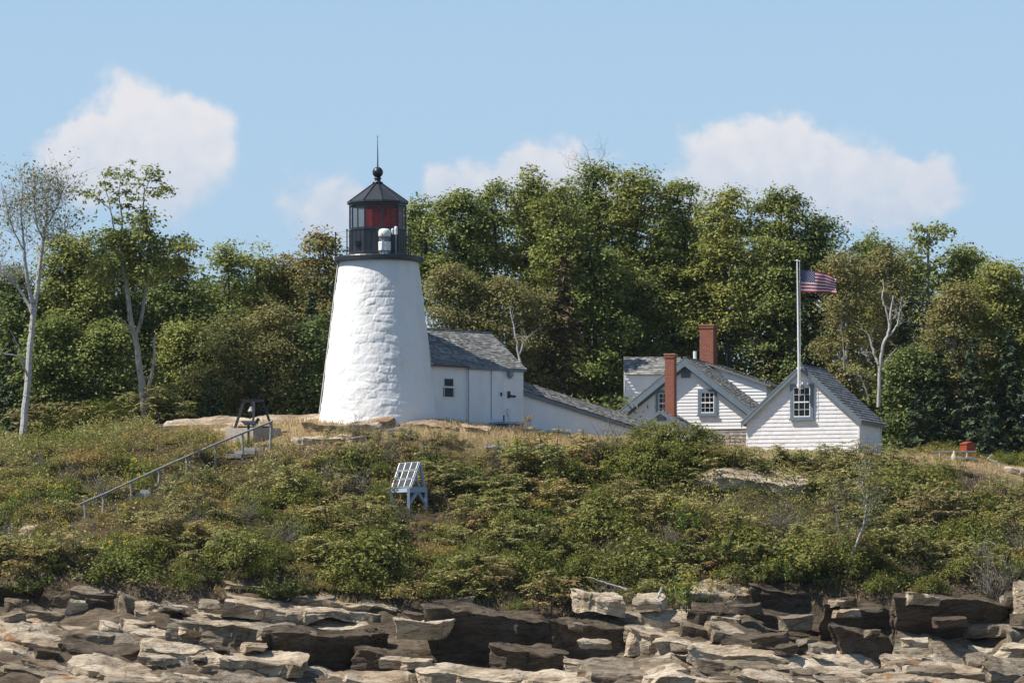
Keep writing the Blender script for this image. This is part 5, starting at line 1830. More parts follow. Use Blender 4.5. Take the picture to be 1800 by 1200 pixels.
# right of centre: blocks and slabs
R(1215, 1330, 1024, 1042, 1062, -17.6, 1.4, -4, 8, .2, 'rock_pale', 'whitish broken slab at the foot of the shrubs')
R(1318, 1440, 1026, 1036, 1082, -17.6, 1.5, 4, 22, .4, 'rock_dark', 'squared brown ledge right of the whitish slab')
R(1210, 1410, 1058, 1066, 1116, -19.4, 1.5, 8, 24, .42, 'rock_dark', 'dark ledge running under the whitish slab')
R(1186, 1285, 1084, 1098, 1136, -20.0, 1.3, 4, 22, .35, 'rock', 'lens-shaped ledge with a lit top and rusty underside')
R(1165, 1380, 1116, 1150, 1180, -21.2, 2.0, -14, 6, .15, 'rock_pale', 'pale sloping slab in the middle of the boulder field')
R(1235, 1352, 1126, 1144, 1164, -21.6, 1.2, -6, 10, .3, 'rock_pale', 'white ledge tongue among the grey boulders')
R(1340, 1500, 1108, 1146, 1172, -21.2, 2.2, 22, 6, .1, 'rock_lichen', 'ridged rusty ledge sloping down to the right')
R(1440, 1565, 1130, 1166, 1200, -21.8, 2.0, 26, 8, .15, 'rock_pale', 'large rounded grey slab sloping down right beside the dark gap')
# dark recess and ledges at the right
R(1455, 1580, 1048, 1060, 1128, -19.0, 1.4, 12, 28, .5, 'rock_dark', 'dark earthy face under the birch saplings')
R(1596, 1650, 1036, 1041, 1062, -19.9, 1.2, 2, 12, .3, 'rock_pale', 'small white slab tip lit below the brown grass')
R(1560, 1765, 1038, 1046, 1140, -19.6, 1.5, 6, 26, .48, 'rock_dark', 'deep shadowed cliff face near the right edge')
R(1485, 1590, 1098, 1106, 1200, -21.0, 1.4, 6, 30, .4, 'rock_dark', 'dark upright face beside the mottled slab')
R(1572, 1735, 1100, 1150, 1180, -21.0, 2.4, 22, -6, .1, 'rock', 'mottled slab sloping down right, half in shade')
R(1762, 1812, 1012, 1030, 1125, -18.6, 2.0, 10, -38, .0, 'rock_pale', 'upright yellowish block lit on its left face at the right edge')
# left lower slabs
R(-40, 160, 1072, 1084, 1104, -19.6, 1.8, 10, 8, .25, 'rock_pale', 'pale slab at the left edge below the dark ledge')
R(70, 300, 1096, 1118, 1146, -20.9, 2.2, 20, 10, .4, 'rock_pale', 'long bright slab tilting right at the lower left', rough=.025)
R(-20, 40, 1126, 1140, 1190, -22.6, 1.2, 4, 24, .3, 'rock_pale', 'square pale boulder with dark front at the lower left')
R(30, 330, 1132, 1162, 1180, -22.6, 2.4, 16, 6, .2, 'rock', 'broad flat slab at the lower left', rough=.025)
R(180, 520, 1150, 1184, 1204, -23.4, 2.4, 14, 6, .2, 'rock', 'broad brownish slab along the lower edge left of the cave', rough=.025)
# lower edge, centre and right
R(730, 905, 1166, 1182, 1215, -24.4, 1.6, 6, 4, .2, 'rock_pale', 'long pale rounded slab along the lower edge', rough=.03)
R(880, 1060, 1172, 1186, 1215, -24.2, 1.6, 8, 4, .25, 'rock_pale', 'pale slab continuing right along the lower edge')
R(1135, 1215, 1160, 1186, 1215, -24.0, 1.2, 2, -12, .1, 'rock_pale', 'pointed pale boulder at the lower edge', taper=-.1)
R(1410, 1500, 1164, 1176, 1215, -24.2, 1.2, 6, 8, .1, 'rock_pale', 'square pale boulder in front of the rounded slab')
R(1300, 1470, 1072, 1084, 1122, -18.8, 1.4, 6, 20, .4, 'rock_dark', 'low dark ledge below the birch saplings')
R(860, 1010, 1128, 1140, 1178, -21.4, 1.4, 4, 20, .35, 'rock_dark', 'dark shelf at the foot of the wide cliff face')
R(1680, 1850, 1170, 1190, 1225, -24.8, 1.6, -8, 4, .1, 'rock_pale', 'pale flat slab at the lower right corner')
# lesser slabs between the large ones, leaning with the beds
sr = np.random.default_rng(4242)
spots = []
tries = 0
while len(spots) < 150 and tries < 4000:
    tries += 1
    px = sr.uniform(-60, 1860); t_ = sr.random()
    Yp = -16.9 - t_ * 9.5
    w_ = sr.uniform(1.0, 4.4) * (.7 + .4 * t_); dpt = min(2.0, w_ * sr.uniform(.4, .75))
    x = (px - 900) * (D + Yp) / D / PPM
    if any(abs(x - a) < (w_ + b) * .33 and abs(Yp - c_) < .5 for a, b, c_ in spots): continue
    py = HOR - (gz(x, Yp) - CAMZ) * PPM * D / (D + Yp)
    if 500 < px < 1000 and 1095 < py < 1178: continue      # the dark cave and cliffs
    if 1000 <= px < 1165 and 1085 < py < 1160: continue
    if 1380 < px < 1765 and 1050 < py < 1135: continue
    spots.append((x, w_, Yp))
    wp_ = w_ * PPM * D / (D + Yp)
    rise = dpt * sr.uniform(.14, .40) * PPM
    th_ = sr.uniform(.28, .65) * PPM * (.75 + .15 * w_)
    R(px - wp_ / 2, px + wp_ / 2, py - rise * .5 - 4, py + rise * .5 - 4, py + rise * .5 + th_, Yp - dpt / 2, dpt, sr.uniform(-2, 10), sr.uniform(-4, 30), sr.uniform(.1, .5), ('rock_pale', 'rock', 'rock_pale', 'rock_lichen', 'rock', 'rock', 'rock_pale', 'rock_dark')[len(spots) % 8])
# small loose stones between the ledges
prng = np.random.default_rng(77)
for i in range(34):
    px = prng.uniform(0, 1800); py = prng.uniform(1045, 1190)
    Yp = -17.5 - (py - 1040) / 150 * 7
    w_ = prng.uniform(18, 60); h_ = w_ * prng.uniform(.22, .45)
    R(px, px + w_, py - h_ * .4, py, py + h_ * .8, Yp - .5, prng.uniform(.4, .9), prng.uniform(-6, 8), prng.uniform(-20, 30), prng.uniform(0, .4), ('rock', 'rock_pale', 'rock_dark')[i % 3], 'small loose stone lying between the shore ledges',
      name='loose_stone', group='loose stones of the shore', res=.06, frac=.04, layer=.03, warp=.12)
# outcrops on the knoll
R(278, 470, 738, 766, 784, .6, 3.4, -12, 2, .1, 'rock_pale', 'long pale granite dome behind the bell frame', name='granite_outcrop', group=None, rough=.02, frac=.03, layer=.02, warp=.1, skew=4)
R(440, 572, 730, 748, 764, .4, 3.0, -4, 2, .1, 'rock_pale', 'low pale granite rise between the bell frame and the tower', name='granite_outcrop', group=None, rough=.02, frac=.03, layer=.02, warp=.1, skew=4)
R(336, 384, 781, 788, 802, -4.6, 1.0, 2, 8, .1, 'rock', 'grey squared boulder beside the top of the handrail', name='boulder', group=None)
R(384, 412, 786, 790, 800, -4.5, .8, 2, 8, .2, 'rock', 'small flat boulder left of the stone steps', name='boulder', group=None)
R(540, 700, 738, 749, 768, -3.1, 2.0, -8, 2, .1, 'rock_lichen', 'pale outcrop with orange lichen at the left foot of the tower', name='granite_outcrop', group=None, frac=.06, layer=.03)
R(690, 845, 732, 746, 766, -2.9, 2.2, 8, 4, .1, 'rock_lichen', 'lichened outcrop at the right foot of the tower', name='granite_outcrop', group=None, frac=.06, layer=.04)
R(810, 868, 744, 752, 768, -2.8, 1.4, 6, 4, .1, 'rock_pale', 'low pale ledge in front of the workroom', name='granite_outcrop', group=None, frac=.06)
R(520, 640, 762, 770, 780, -4.8, 1.2, 0, 2, .1, 'rock_pale', 'low flat pale rock in the grass before the tower', name='granite_outcrop', group=None)
R(960, 1010, 757, 761, 770, 0.6, .9, 2, 0, .1, 'rock_pale', 'small pale rock in the grass under the walkway wall', name='boulder', group=None)
R(1752, 1850, 818, 827, 845, -3.2, 1.4, 6, 2, .1, 'rock_pale', 'pale granite slab at the right end of the meadow', name='granite_outcrop', group=None)
R(1228, 1420, 820, 842, 866, -8.2, 1.6, 6, 2, .2, 'rock_pale', 'broad grey ledge with orange stain breaking out of the slope', name='granite_outcrop', group=None)
R(36, 66, 922, 928, 940, -12.2, .8, 0, 0, .1, 'rock_pale', 'small pale rock among the heath at the left', name='boulder', group=None)
R(545, 580, 784, 790, 808, -5.4, .8, 2, 5, .1, 'rock_pale', 'grey stone standing at the brow left of the bench', name='boulder', group=None)
for i, (a, b, y) in enumerate(((428, 462, 786), (412, 448, 791), (396, 424, 797))):     # stone steps at the head of the handrail
    m_ = MB(); p0 = W(a, y, -5.0 - i * .35); p1 = W(b, y, -5.0 - i * .35)
    m_.box(0, p1[0] - p0[0], 0, .6, -.16, 0)
    obj('stone_step', m_, MAT['granite'], loc=p0, label=('topmost', 'middle', 'lowest')[i] + ' pale stone step at the head of the wooden handrail', cat='step', group='stone steps at the handrail')
for i, (a, b, y) in enumerate(((239, 262, 866), (246, 266, 860))):
    p0 = hit(a, y + 4); p0 = W(a, y, p0[1] - .4); p1 = W(b, y, p0[1]); m_ = MB(); m_.box(0, p1[0] - p0[0], 0, .5, -.3, 0)
    obj('stone_step', m_, MAT['granite'], loc=p0, label=('lower', 'upper')[i] + ' small pale stone step halfway down the handrail', cat='step', group='stone steps at the handrail')
# ------------------------------------------------------------------ things on the slope and the knoll
# handrail up the slope
hp = [(150, 883, 908), (181, 870, 895), (231, 847, 872), (279, 825, 850), (329, 803, 828), (378, 782, 814), (427, 762, 801), (475, 743, 781)]
Ya = hit(150, 908)[1]; Yb = -4.6
hr = None
for i, (px, pt, pb) in enumerate(hp):
    Yp = Ya + (Yb - Ya) * (px - 150) / (475 - 150)
    p = W(px, pb, Yp); q = W(px + (2 if i % 2 else -1), pt, Yp)
    if hr is None:
        hr = empty('handrail', p, label='weathered wooden handrail on posts climbing the slope to the knoll', cat='handrail'); h0 = p
    b = MB(); b.tube([p - h0 - np.array([0, 0, .5]), p - h0, q - h0], [.055, .052, .048], 8)
    obj('post', b, MAT['rail_wood'], hr)
RAIL = []
b = MB()
pts = []
for (px, pt, pb) in [(139, 888, 0)] + hp + [(479, 741, 0)]:
    Yp = Ya + (Yb - Ya) * (px - 150) / (475 - 150)
    pts.append(W(px, pt - 1, Yp - .02) - h0); RAIL.append(pts[-1] + h0)
b.tube(pts, .042, 7); obj('rail', b, MAT['rail_wood'], hr)

# bell on its steel frame, over a concrete block
cbk = W(445, 777, -3.4)
cb = MB()
vs = [W(396, 776, -2.6), W(445, 778, -3.4), W(494, 773, -2.7), W(447, 772, -1.7)]
zt_ = W(445, 751, -3.4)[2]
bt = [np.array([v[0], v[1], v[2] - .35]) - cbk for v in vs]; tp_ = [np.array([v[0], v[1], zt_]) - cbk for v in vs]
cb.hexa(bt + tp_)
cbo = obj('concrete_block', cb, MAT['concrete'], loc=cbk, label='old square concrete block on the knoll under the bell frame', cat='block')
bf0 = np.array([cbk[0], -2.6, zt_])
bf = empty('bell_frame', bf0, label='dark steel frame with splayed legs holding a pale bell', cat='bell frame')
tz = W(444, 706, -2.6)[2]
L_ = lambda px, py, Y: W(px, py, Y) - bf0
for (a, t, y0_, y1_) in ((412, 428, -2.4, -2.5), (479, 462, -2.5, -2.5), (445, 446, -3.15, -2.7)):
    b = MB(); e = L_(a, 750, y0_); e[2] = -.05; b.beam(e, L_(t, 706, y1_), .085); obj('leg', b, MAT['steel_dark'], bf)
b = MB(); b.beam(L_(425, 704, -2.6), L_(464, 704, -2.6), .13, .09); obj('top_beam', b, MAT['steel_dark'], bf)
b = MB(); b.beam(L_(418, 744, -2.45) * [1, 1, 0] + [0, 0, .06], L_(476, 746, -2.5) * [1, 1, 0] + [0, 0, .06], .05, .06); obj('foot_bar', b, MAT['steel_dark'], bf)
b = MB(); x, y, _ = L_(441.5, 718, -2.6); zb_, zt2 = L_(442, 723, -2.6)[2], L_(442, 714, -2.6)[2]
b.lathe([(.13, zb_), (.125, zb_ + .03), (.085, zb_ + .10), (.06, zb_ + .17), (.02, zt2)], 16, (x, y)); b.tube([(x, y, zt2 - .02), (x, y, tz - bf0[2])], .015, 5)
obj('bell', b, MAT['bronze'], bf)
# dark tray on a post in front of it
tr0 = W(437, 778, -4.2)
tr = empty('sign_stand', tr0, label='dark flat tray-topped steel stand before the concrete block', cat='stand')
L_ = lambda px, py, Y: W(px, py, Y) - tr0
b = MB(); b.beam((0, 0, -.3), L_(437, 744, -4.2), .09); obj('post', b, MAT['steel_dark'], tr)
b = MB(); P_ = [L_(430, 745, -4.3), L_(450, 745, -4.3), L_(454, 740, -3.9), L_(424, 739, -3.9)]
b.hexa([p - np.array([0, 0, .04]) for p in P_] + P_); obj('tray', b, MAT['steel_dark'], tr)
b = MB(); b.beam(L_(450, 743, -4.1), L_(455, 735, -4.1), .09, .12); obj('bracket', b, MAT['steel_dark'], tr)

# solar panel stand in the bushes
s_p = hit(735, 905)
sY = s_p[1] + .3
s0 = W(735, 900, sY)
ss = empty('solar_stand', s0, label='blue-grey wooden stand of tilted solar panels in the bushes', cat='solar panel stand')
k = (D + sY) / D / PPM
def LL(px, py, dy=0.0): return W(px, py, sY + dy) - s0
DW = 0.95      # the stand is this deep into the picture, to the back left
# right side frame (seen), left side frame a panel width behind
topR = LL(738, 813, .25); footR = LL(722, 858, -.25); backR = LL(746, 857, .5)
sh_ = LL(708, 815, 1.1) - LL(741, 813, .25)
topL, footL, backL = topR + sh_, footR + sh_ * .95, backR + sh_
b = MB()
for (t, f_, bk) in ((topR, footR, backR), (topL, footL, backL)):
    b.beam(t, f_, .07, .09); b.beam(t, bk, .07, .09); b.beam(f_, bk, .07, .09); b.beam(t * .55 + f_ * .45, (f_ + bk) / 2 + (bk - f_) * .12, .05, .06)
b.beam(topR, topL, .07); b.beam(footR, footL, .07); b.beam(backR, backL, .07)
obj('a_frame', b, MAT['blue_stand'], ss)
rows = 3
nrm = np.cross(footR - topR, topL - topR); nrm /= np.linalg.norm(nrm)
if nrm[0] > 0: nrm = -nrm
for r_ in range(rows):
    a0, a1 = r_ / rows + .012, (r_ + 1) / rows - .03
    c = []
    for (s_, t_) in ((0, a0), (1, a0), (1, a1), (0, a1)):
        c.append((topR + (footR - topR) * t_) * (1 - s_) + (topL + (footL - topL) * t_) * s_ + nrm * .07)
    c = [np.array(q) for q in c]
    pn = MB()
    pn.beam(c[0], c[1], .03, .03); pn.beam(c[3], c[2], .03, .03)
    for i in range(4):
        t_ = i / 3; pn.beam(c[0] * (1 - t_) + c[1] * t_, c[3] * (1 - t_) + c[2] * t_, .032, .028)
    fr_ = obj('solar_panel', pn, MAT['panel_frame'], ss)
    if r_ == 0:
        cl_ = MB(); cl_.add(c, [(0, 1, 2, 3)]); obj('cell', cl_, MAT['cell'], fr_)
    else:
        for i in range(3):
            if r_ == 1 and i == 2: continue
            t0_, t1_ = (i + .25) / 3, (i + .82) / 3
            cl_ = MB(); cl_.add([c[0] * (1 - t0_) + c[1] * t0_, c[0] * (1 - t1_) + c[1] * t1_, c[3] * (1 - t1_) + c[2] * t1_, c[3] * (1 - t0_) + c[2] * t0_], [(0, 1, 2, 3)])
            obj('cell', cl_, MAT['cell'], fr_)
b = MB()
A_, B_ = LL(718, 861, -.25), LL(749, 861, .45)
b.beam(A_, B_, .10, .16)
b.beam(A_ + sh_ * .9, B_ + sh_ * .9, .10, .16); b.beam(A_, A_ + sh_ * .9, .08, .14); b.beam(B_, B_ + sh_ * .9, .08, .14)
M_ = (A_ + B_) / 2 - np.array([0, 0, .12])
b.beam(M_ + (0, 0, .08), A_ + np.array([.05, 0, -.46]), .06, .12); b.beam(M_ + (0, 0, .08), B_ + np.array([-.05, 0, -.46]), .06, .12)
obj('table_frame', b, MAT['blue_stand'], ss)
for e in (A_, B_, A_ + sh_ * .9, B_ + sh_ * .9):
    b = MB(); b.beam(e + np.array([0, 0, .06]), e + np.array([0, 0, -1.5]), .10); obj('leg', b, MAT['blue_stand'], ss)

# stone bench
b0 = W(703, 770, -3.9)
be = empty('stone_bench', b0, label='small stone slab bench on two uprights before the tower', cat='bench')
b = MB(); b.box(-.48, .48, -.2, .2, .27, .36); obj('seat', b, MAT['granite'], be)
for x in (-.36, .36):
    b = MB(); b.box(x - .08, x + .08, -.17, .17, -.3, .27); obj('support', b, MAT['granite'], be)
# old timber edging at the brow
for i, (a, b_, y) in enumerate(((852, 888, 787), (905, 992, 790))):
    p0 = W(a, y, -5.4); p1 = W(b_, y + 1, -5.3)
    m_ = MB(); m_.tube([np.zeros(3), (p1 - p0) * .5 + np.array([0, 0, .02]), p1 - p0], [.09, .10, .085], 8)
    obj('timber_log', m_, MAT['grey_wood'], loc=p0, label=('short', 'long')[i] + ' weathered timber lying along the dry grass brow', cat='log')

# picnic table with the orange box
tY = -1.2
t0 = W(1676, 806, tY)
ptb = empty('picnic_table', t0, math.radians(-8), label='weathered grey picnic table at the edge of the dark spruces', cat='picnic table')
hT = W(1676, 793, tY)[2] - t0[2]
Lh = 38 / PPM
b = MB()
for j in range(4): b.box(-Lh, Lh, -.34 + j * .172, -.34 + j * .172 + .155, hT - .045, hT)
obj('tabletop', b, MAT['grey_wood'], ptb)
for s_ in (-1, 1):
    b = MB(); b.box(-Lh * .85, Lh * 1.05, s_ * .72 - .13, s_ * .72 + .13, hT - .30, hT - .26); obj('bench_seat', b, MAT['grey_wood'], ptb)
    for q in (-1, 1):
        b = MB(); b.beam((q * Lh * .62, s_ * .20, hT - .05), (q * Lh * .62, s_ * .62, -.05), .05, .11); obj('leg', b, MAT['grey_wood'], ptb)
    b = MB(); b.beam((s_ * Lh * .62 + .055, -.82, hT - .33), (s_ * Lh * .62 + .055, .82, hT - .33), .045, .10); obj('cross_bar', b, MAT['grey_wood'], ptb)
ob0 = W(1701, 793, tY)
ob = empty('wooden_box', ob0, math.radians(38), label='orange-red box with a low pitched lid standing on the picnic table', cat='box')
b = MB(); b.box(-.22, .22, -.17, .17, .003, .26); obj('body', b, MAT['orange_box'], ob)
b = MB(); b.prism([(-.25, .26), (.25, .26), (.25, .29), (.0, .37), (-.25, .29)], -.2, .2); obj('lid', b, MAT['orange_box'], ob)
# bottle-shaped pale buoy leaning below the table
u0 = W(1677, 812, tY - .75)
bu = MB(); bu.lathe([(.02, 0), (.13, .02), (.15, .12), (.10, .24), (.05, .33), (.03, .42), (.001, .44)], 14)
obj('buoy', bu.mesh('buoy', True), simple('cream_buoy', (.52, .45, .30), .6), loc=u0, label='cream bottle-shaped float standing in front of the picnic table', cat='float')
# driftwood
def drift(paths, Y, label, seed):
    rng = np.random.default_rng(seed)
    mb, ends = limbs(Y, paths, rng)
    b = W(paths[0][0][0][0], paths[0][0][0][1], Y); mb.v = [tuple(np.array(v) - b) for v in mb.v]
    obj('driftwood_branch', mb, MAT['driftwood'], loc=b, label=label, cat='driftwood')
drift([([(1757, 819), (1750, 811), (1737, 807), (1738, 802), (1744, 799)], .04, .015), ([(1752, 812), (1752, 808)], .015, .008)], -3.0, 'curved bleached branch beside the pale slab right of the picnic table', 1)
hY = hit(1760, 965)[1] - 1.4
drift([([(1738, 950), (1752, 958), (1757, 968), (1763, 974)], .02, .03), ([(1757, 968), (1764, 978), (1778, 986), (1800, 1000), (1815, 1006)], .03, .05)], hY, 'bleached fallen branch in the bushes at the right edge', 2)
drift([([(1036, 1014), (1060, 1022), (1085, 1030), (1102, 1036)], .012, .03)], -18.6, 'thin grey fallen branch over the tan boulder', 3)
drift([([(1156, 1052), (1160, 1040), (1163, 1032)], .05, .03), ([(1158, 1047), (1170, 1049)], .03, .02)], -18.9, 'short white stump of driftwood on the rocks right of the tan boulder', 4)
# birch saplings on the slope
sb = hit(1492, 1003)[1] - .6
stems(sb, [([(1490, 1006), (1496, 975), (1510, 945), (1519, 920), (1522, 895), (1524, 868)], .05, .015), ([(1519, 920), (1530, 890), (1545, 865)], .02, .006), ([(1522, 890), (1514, 850, .1), (1520, 825, .1)], .018, .005)],
      'slender white birch sapling with loose crown on the slope', name='birch_tree', seed=6, leaf='birch', nleaf=1100, spray=60, L=.62, leafsize=.06)
stems(sb + .1, [([(1488, 1003), (1484, 975), (1476, 940), (1472, 905), (1466, 870)], .032, .012), ([(1473, 910), (1480, 880), (1484, 860)], .012, .005)],
      'thinner grey sapling leaning left beside the white birch sapling', name='birch_tree', mat='pale_bark', seed=7, leaf='birch', nleaf=450, spray=40, L=.5, leafsize=.055)
# ------------------------------------------------------------------ shrubs and ground cover


def quads_mesh(name, P, Nn, size, rng, aspect=.55):
    V, F = leaves(P, Nn, size, rng, aspect)
    return V, F


def blades(P, h, w, rng, lean=.35):
    n = len(P)
    a = rng.uniform(0, 2 * np.pi, n); s = np.stack([np.cos(a), np.sin(a), 0 * a], 1)
    h = (h * rng.uniform(.5, 1.25, n))[:, None]
    l = rng.normal(size=(n, 3)) * lean; l[:, 2] = 0
    V = np.empty((n, 4, 3))
    V[:, 0] = P - s * w; V[:, 1] = P + s * w
    V[:, 2] = P + s * w * .4 + l * h + np.array([0, 0, 1]) * h
    V[:, 3] = P - s * w * .2 + l * h + np.array([0, 0, 1]) * h * .97
    return V.reshape(-1, 3), np.arange(4 * n).reshape(n, 4)


def dome(rng, n, R, H, k=26, per=40, rc=.2, flat=.6):
    """leaf clumps over an uneven dome"""
    th = rng.uniform(0, 2 * np.pi, k); f = rng.uniform(0, 1, k)
    rr = R * np.sqrt(f); zz = H * np.sqrt(np.clip(1 - f * .95, .05, 1)) * rng.uniform(.72, 1.08, k)
    C = np.stack([rr * np.cos(th), rr * np.sin(th), zz], 1)
    idx = rng.integers(0, k, n)
    g = rng.normal(size=(n, 3)) * rc * np.array([1, 1, flat])
    P = C[idx] + g
    dn = rng.random(n) < .35
    P[dn, 2] *= rng.uniform(.25, 1, dn.sum())
    P[:, 2] = np.maximum(P[:, 2], .02)
    Nn = norm(C)[idx] * .5 + np.array([0, 0, .7]) + rng.normal(size=P.shape) * .5
    return P, Nn, C


def p_sumac(seed, stemsn=15, mat='sumac'):
    rng = np.random.default_rng(seed)
    wood = MB()
    Vs = []
    for i in range(stemsn):
        a = rng.uniform(0, 2 * math.pi); r = .85 * math.sqrt(rng.random())
        h = rng.uniform(.3, 1.3) * (1.12 - .3 * r)
        b = np.array([r * .8 * math.cos(a), r * .8 * math.sin(a), 0]); t = np.array([r * 1.15 * math.cos(a), r * 1.15 * math.sin(a), h])
        wood.tube(bent(b - [0, 0, .2], t, rng, 3, .05), [.018, .015, .012, .008], 4, cap=False)
        nl = rng.integers(5, 9)
        for j in range(nl):
            az = 2 * math.pi * j / nl + rng.uniform(-.5, .5)
            d = np.array([math.cos(az), math.sin(az), 0]); side = np.array([-d[1], d[0], 0])
            Lf = rng.uniform(.26, .5)
            lift = rng.uniform(.15, .75); fall = rng.uniform(.35, .9)
            p0 = t - np.array([0, 0, .28 * rng.random() * h])
            for q in range(6):
                u = (q + .8) / 6
                c = p0 + (d * u + np.array([0, 0, lift * u - fall * u * u])) * Lf
                ll = .10 * (1 - .45 * abs(u - .5)) * rng.uniform(.8, 1.25)
                for sg in (-1, 1):
                    dr = side * sg * .9 + d * .5 + np.array([0, 0, rng.uniform(-.55, .05)])
                    dr /= np.linalg.norm(dr)
                    w = (d + rng.normal(size=3) * .25) * .034
                    tip = c + dr * ll * 1.35
                    mid = c + dr * ll * .6
                    Vs.append([c, mid + w, tip, mid - w])
    V = np.array(Vs).reshape(-1, 3); F = np.arange(len(V)).reshape(-1, 4)
    return wood, V, F, mat


def p_bush(seed, mat, n=2600, size=.042, R=.8, H=.8, k=30, rc=.14, aspect=.5, flat=.7):
    rng = np.random.default_rng(seed)
    P, Nn, C = dome(rng, n, R, H, k, rc=rc, flat=flat)
    V, F = leaves(P, Nn, size, rng, aspect)
    wood = MB()
    for c in C[::2]:
        wood.tube(bent([c[0] * .15, c[1] * .15, -.15], c, rng, 2, .08), [.02, .014, .006], 3, cap=False)
    return wood, V, F, mat


def p_juniper(seed):
    rng = np.random.default_rng(seed)
    wood = MB(); Ps, Ns = [], []
    for i in range(34):
        a = rng.uniform(0, 2 * math.pi); el = rng.uniform(.25, 1.25)
        L = rng.uniform(.5, 1.0)
        d = np.array([math.cos(a) * math.cos(el), math.sin(a) * math.cos(el), math.sin(el) * .8])
        t = d * L * np.array([1.1, 1.1, .9])
        wood.tube([[0, 0, -.1], t * .6, t], [.015, .01, .004], 3, cap=False)
        m_ = 70
        u = rng.uniform(.3, 1.05, m_)[:, None]
        Ps.append(t * u + rng.normal(size=(m_, 3)) * .085 * (1.25 - u)); Ns.append(rng.normal(size=(m_, 3)) + np.array([0, 0, .8]))
    V, F = leaves(np.concatenate(Ps), np.concatenate(Ns), .06, rng, .28)
    V[:, 2] = np.maximum(V[:, 2], 0)
    return wood, V, F, 'juniper'


def p_twig(seed):
    rng = np.random.default_rng(seed)
    wood = MB()
    P = []
    for i in range(26):
        a = rng.uniform(0, 2 * math.pi); L = rng.uniform(.5, 1.05); el = rng.uniform(.6, 1.4)
        d = np.array([math.cos(a) * math.cos(el), math.sin(a) * math.cos(el), math.sin(el)])
        pts = bent([0.1 * d[0], .1 * d[1], -.1], d * L, rng, 3, .06)
        wood.tube(pts, [.011, .009, .007, .004], 3, cap=False)
        for j in range(9):
            q = pts[rng.integers(1, 4)]; e = q + (d + rng.normal(size=3) * .7) * L * .28
            wood.tube([q, (q + e) / 2 + rng.normal(size=3) * .02, e], [.006, .005, .003], 3, cap=False); P.append(e)
    P = np.array(P); idx = rng.integers(0, len(P), 260)
    V, F = leaves(P[idx] + rng.normal(size=(260, 3)) * .05, rng.normal(size=(260, 3)), .03, rng)
    return wood, V, F, 'heath'


def p_goldenrod(seed):
    rng = np.random.default_rng(seed)
    Vs, Fs, o = [], [], 0
    wood = MB(); fl = []
    P, Nn = [], []
    for i in range(26):
        r = .55 * math.sqrt(rng.random()); a = rng.uniform(0, 2 * math.pi); h = rng.uniform(.45, .95)
        b = np.array([r * math.cos(a), r * math.sin(a), 0]); t = b + np.array([rng.normal() * .06, rng.normal() * .06, h])
        wood.tube([b - [0, 0, .1], t], [.007, .004], 3, cap=False)
        m_ = 34
        u = rng.uniform(.15, .95, m_)[:, None]
        P.append(b + (t - b) * u + rng.normal(size=(m_, 3)) * [.05, .05, .02]); Nn.append(rng.normal(size=(m_, 3)) * .7 + np.array([0, 0, .6]))
        if rng.random() < .5:
            fl.append(t + rng.normal(size=(16, 3)) * [.035, .035, .05])
    V, F = leaves(np.concatenate(P), np.concatenate(Nn), .055, rng, .3)
    f = np.concatenate(fl)
    FV, FF = leaves(f, rng.normal(size=f.shape) + np.array([0, 0, .5]), .022, rng, .8)
    return wood, V, F, 'goldenrod_leaf', FV, FF


KINDS = {
    'sumac_shrub': [p_sumac(1), p_sumac(2, 17), p_sumac(3, 13), p_sumac(5, 15), p_sumac(6, 16), p_sumac(4, 15, 'sumac_b')],
    'bayberry_bush': [p_bush(11, 'bayberry'), p_bush(12, 'bayberry', R=.9, H=.7, k=34), p_bush(13, 'bayberry', R=.7, H=.9)],
    'juniper_bush': [p_juniper(21), p_juniper(22)],
    'heath_bush': [p_bush(31, 'heath', 1900, .034, .85, .42, 34, .12), p_bush(32, 'heath', 1900, .036, .9, .5, 30, .13), p_bush(33, 'bayberry', 1900, .034, .8, .4, 30, .12)],
    'leafless_bush': [p_twig(41), p_twig(42)],
    'goldenrod_clump': [p_goldenrod(51), p_goldenrod(52)],
}
LAB = {
    'sumac_shrub': 'sumac shrub with drooping feathered leaves in the thicket on the slope',
    'bayberry_bush': 'rounded small-leaved green bush in the thicket on the slope',
    'juniper_bush': 'dark prickly juniper in the thicket on the slope',
    'heath_bush': 'low spreading olive-brown bush of the heathy slope',
    'leafless_bush': 'grey leafless twiggy bush in the thicket on the slope',
    'goldenrod_clump': 'clump of upright goldenrod stems on the slope',
}
CATS = {'sumac_shrub': 'shrub', 'bayberry_bush': 'bush', 'juniper_bush': 'bush', 'heath_bush': 'bush', 'leafless_bush': 'bush', 'goldenrod_clump': 'plant'}
PROTO = {}
for kn, vs_ in KINDS.items():
    PROTO[kn] = []
    for pr in vs_:
        wood, V, F, mat = pr[:4]
        parts = [('stems', wood.mesh('stems'), MAT['twig'] if kn == 'leafless_bush' else MAT['dark_bark']), ('foliage', mesh_np('foliage', V, F), MAT[mat])]
        if len(pr) > 4:
            parts.append(('flowers', mesh_np('flowers', pr[4], pr[5]), MAT['yellow']))
        for _, me, mt in parts: me.materials.append(mt)
        PROTO[kn].append(parts)


def plant(kn, loc, s, sz, rz, rng, label=None, group=True, var=None):
    parts = PROTO[kn][rng.integers(len(PROTO[kn])) if var is None else var]
    e = empty(kn, loc, rz, label=label or LAB[kn], cat=CATS[kn], group=('%ss on the slope' % kn.replace('_', ' ').replace('bush', 'bushe')) if group else None)
    e.scale = (s, s, sz)
    for nm, me, mt in parts:
        o = bpy.data.objects.new(nm, me); COL.objects.link(o); o.parent = e
        if nm != 'foliage': o['kind'] = 'stuff'
    return e


vr = np.random.default_rng(900)
RA, RB = RAIL[0], RAIL[-1]
keep = []       # keep clear: (x, y, radius)


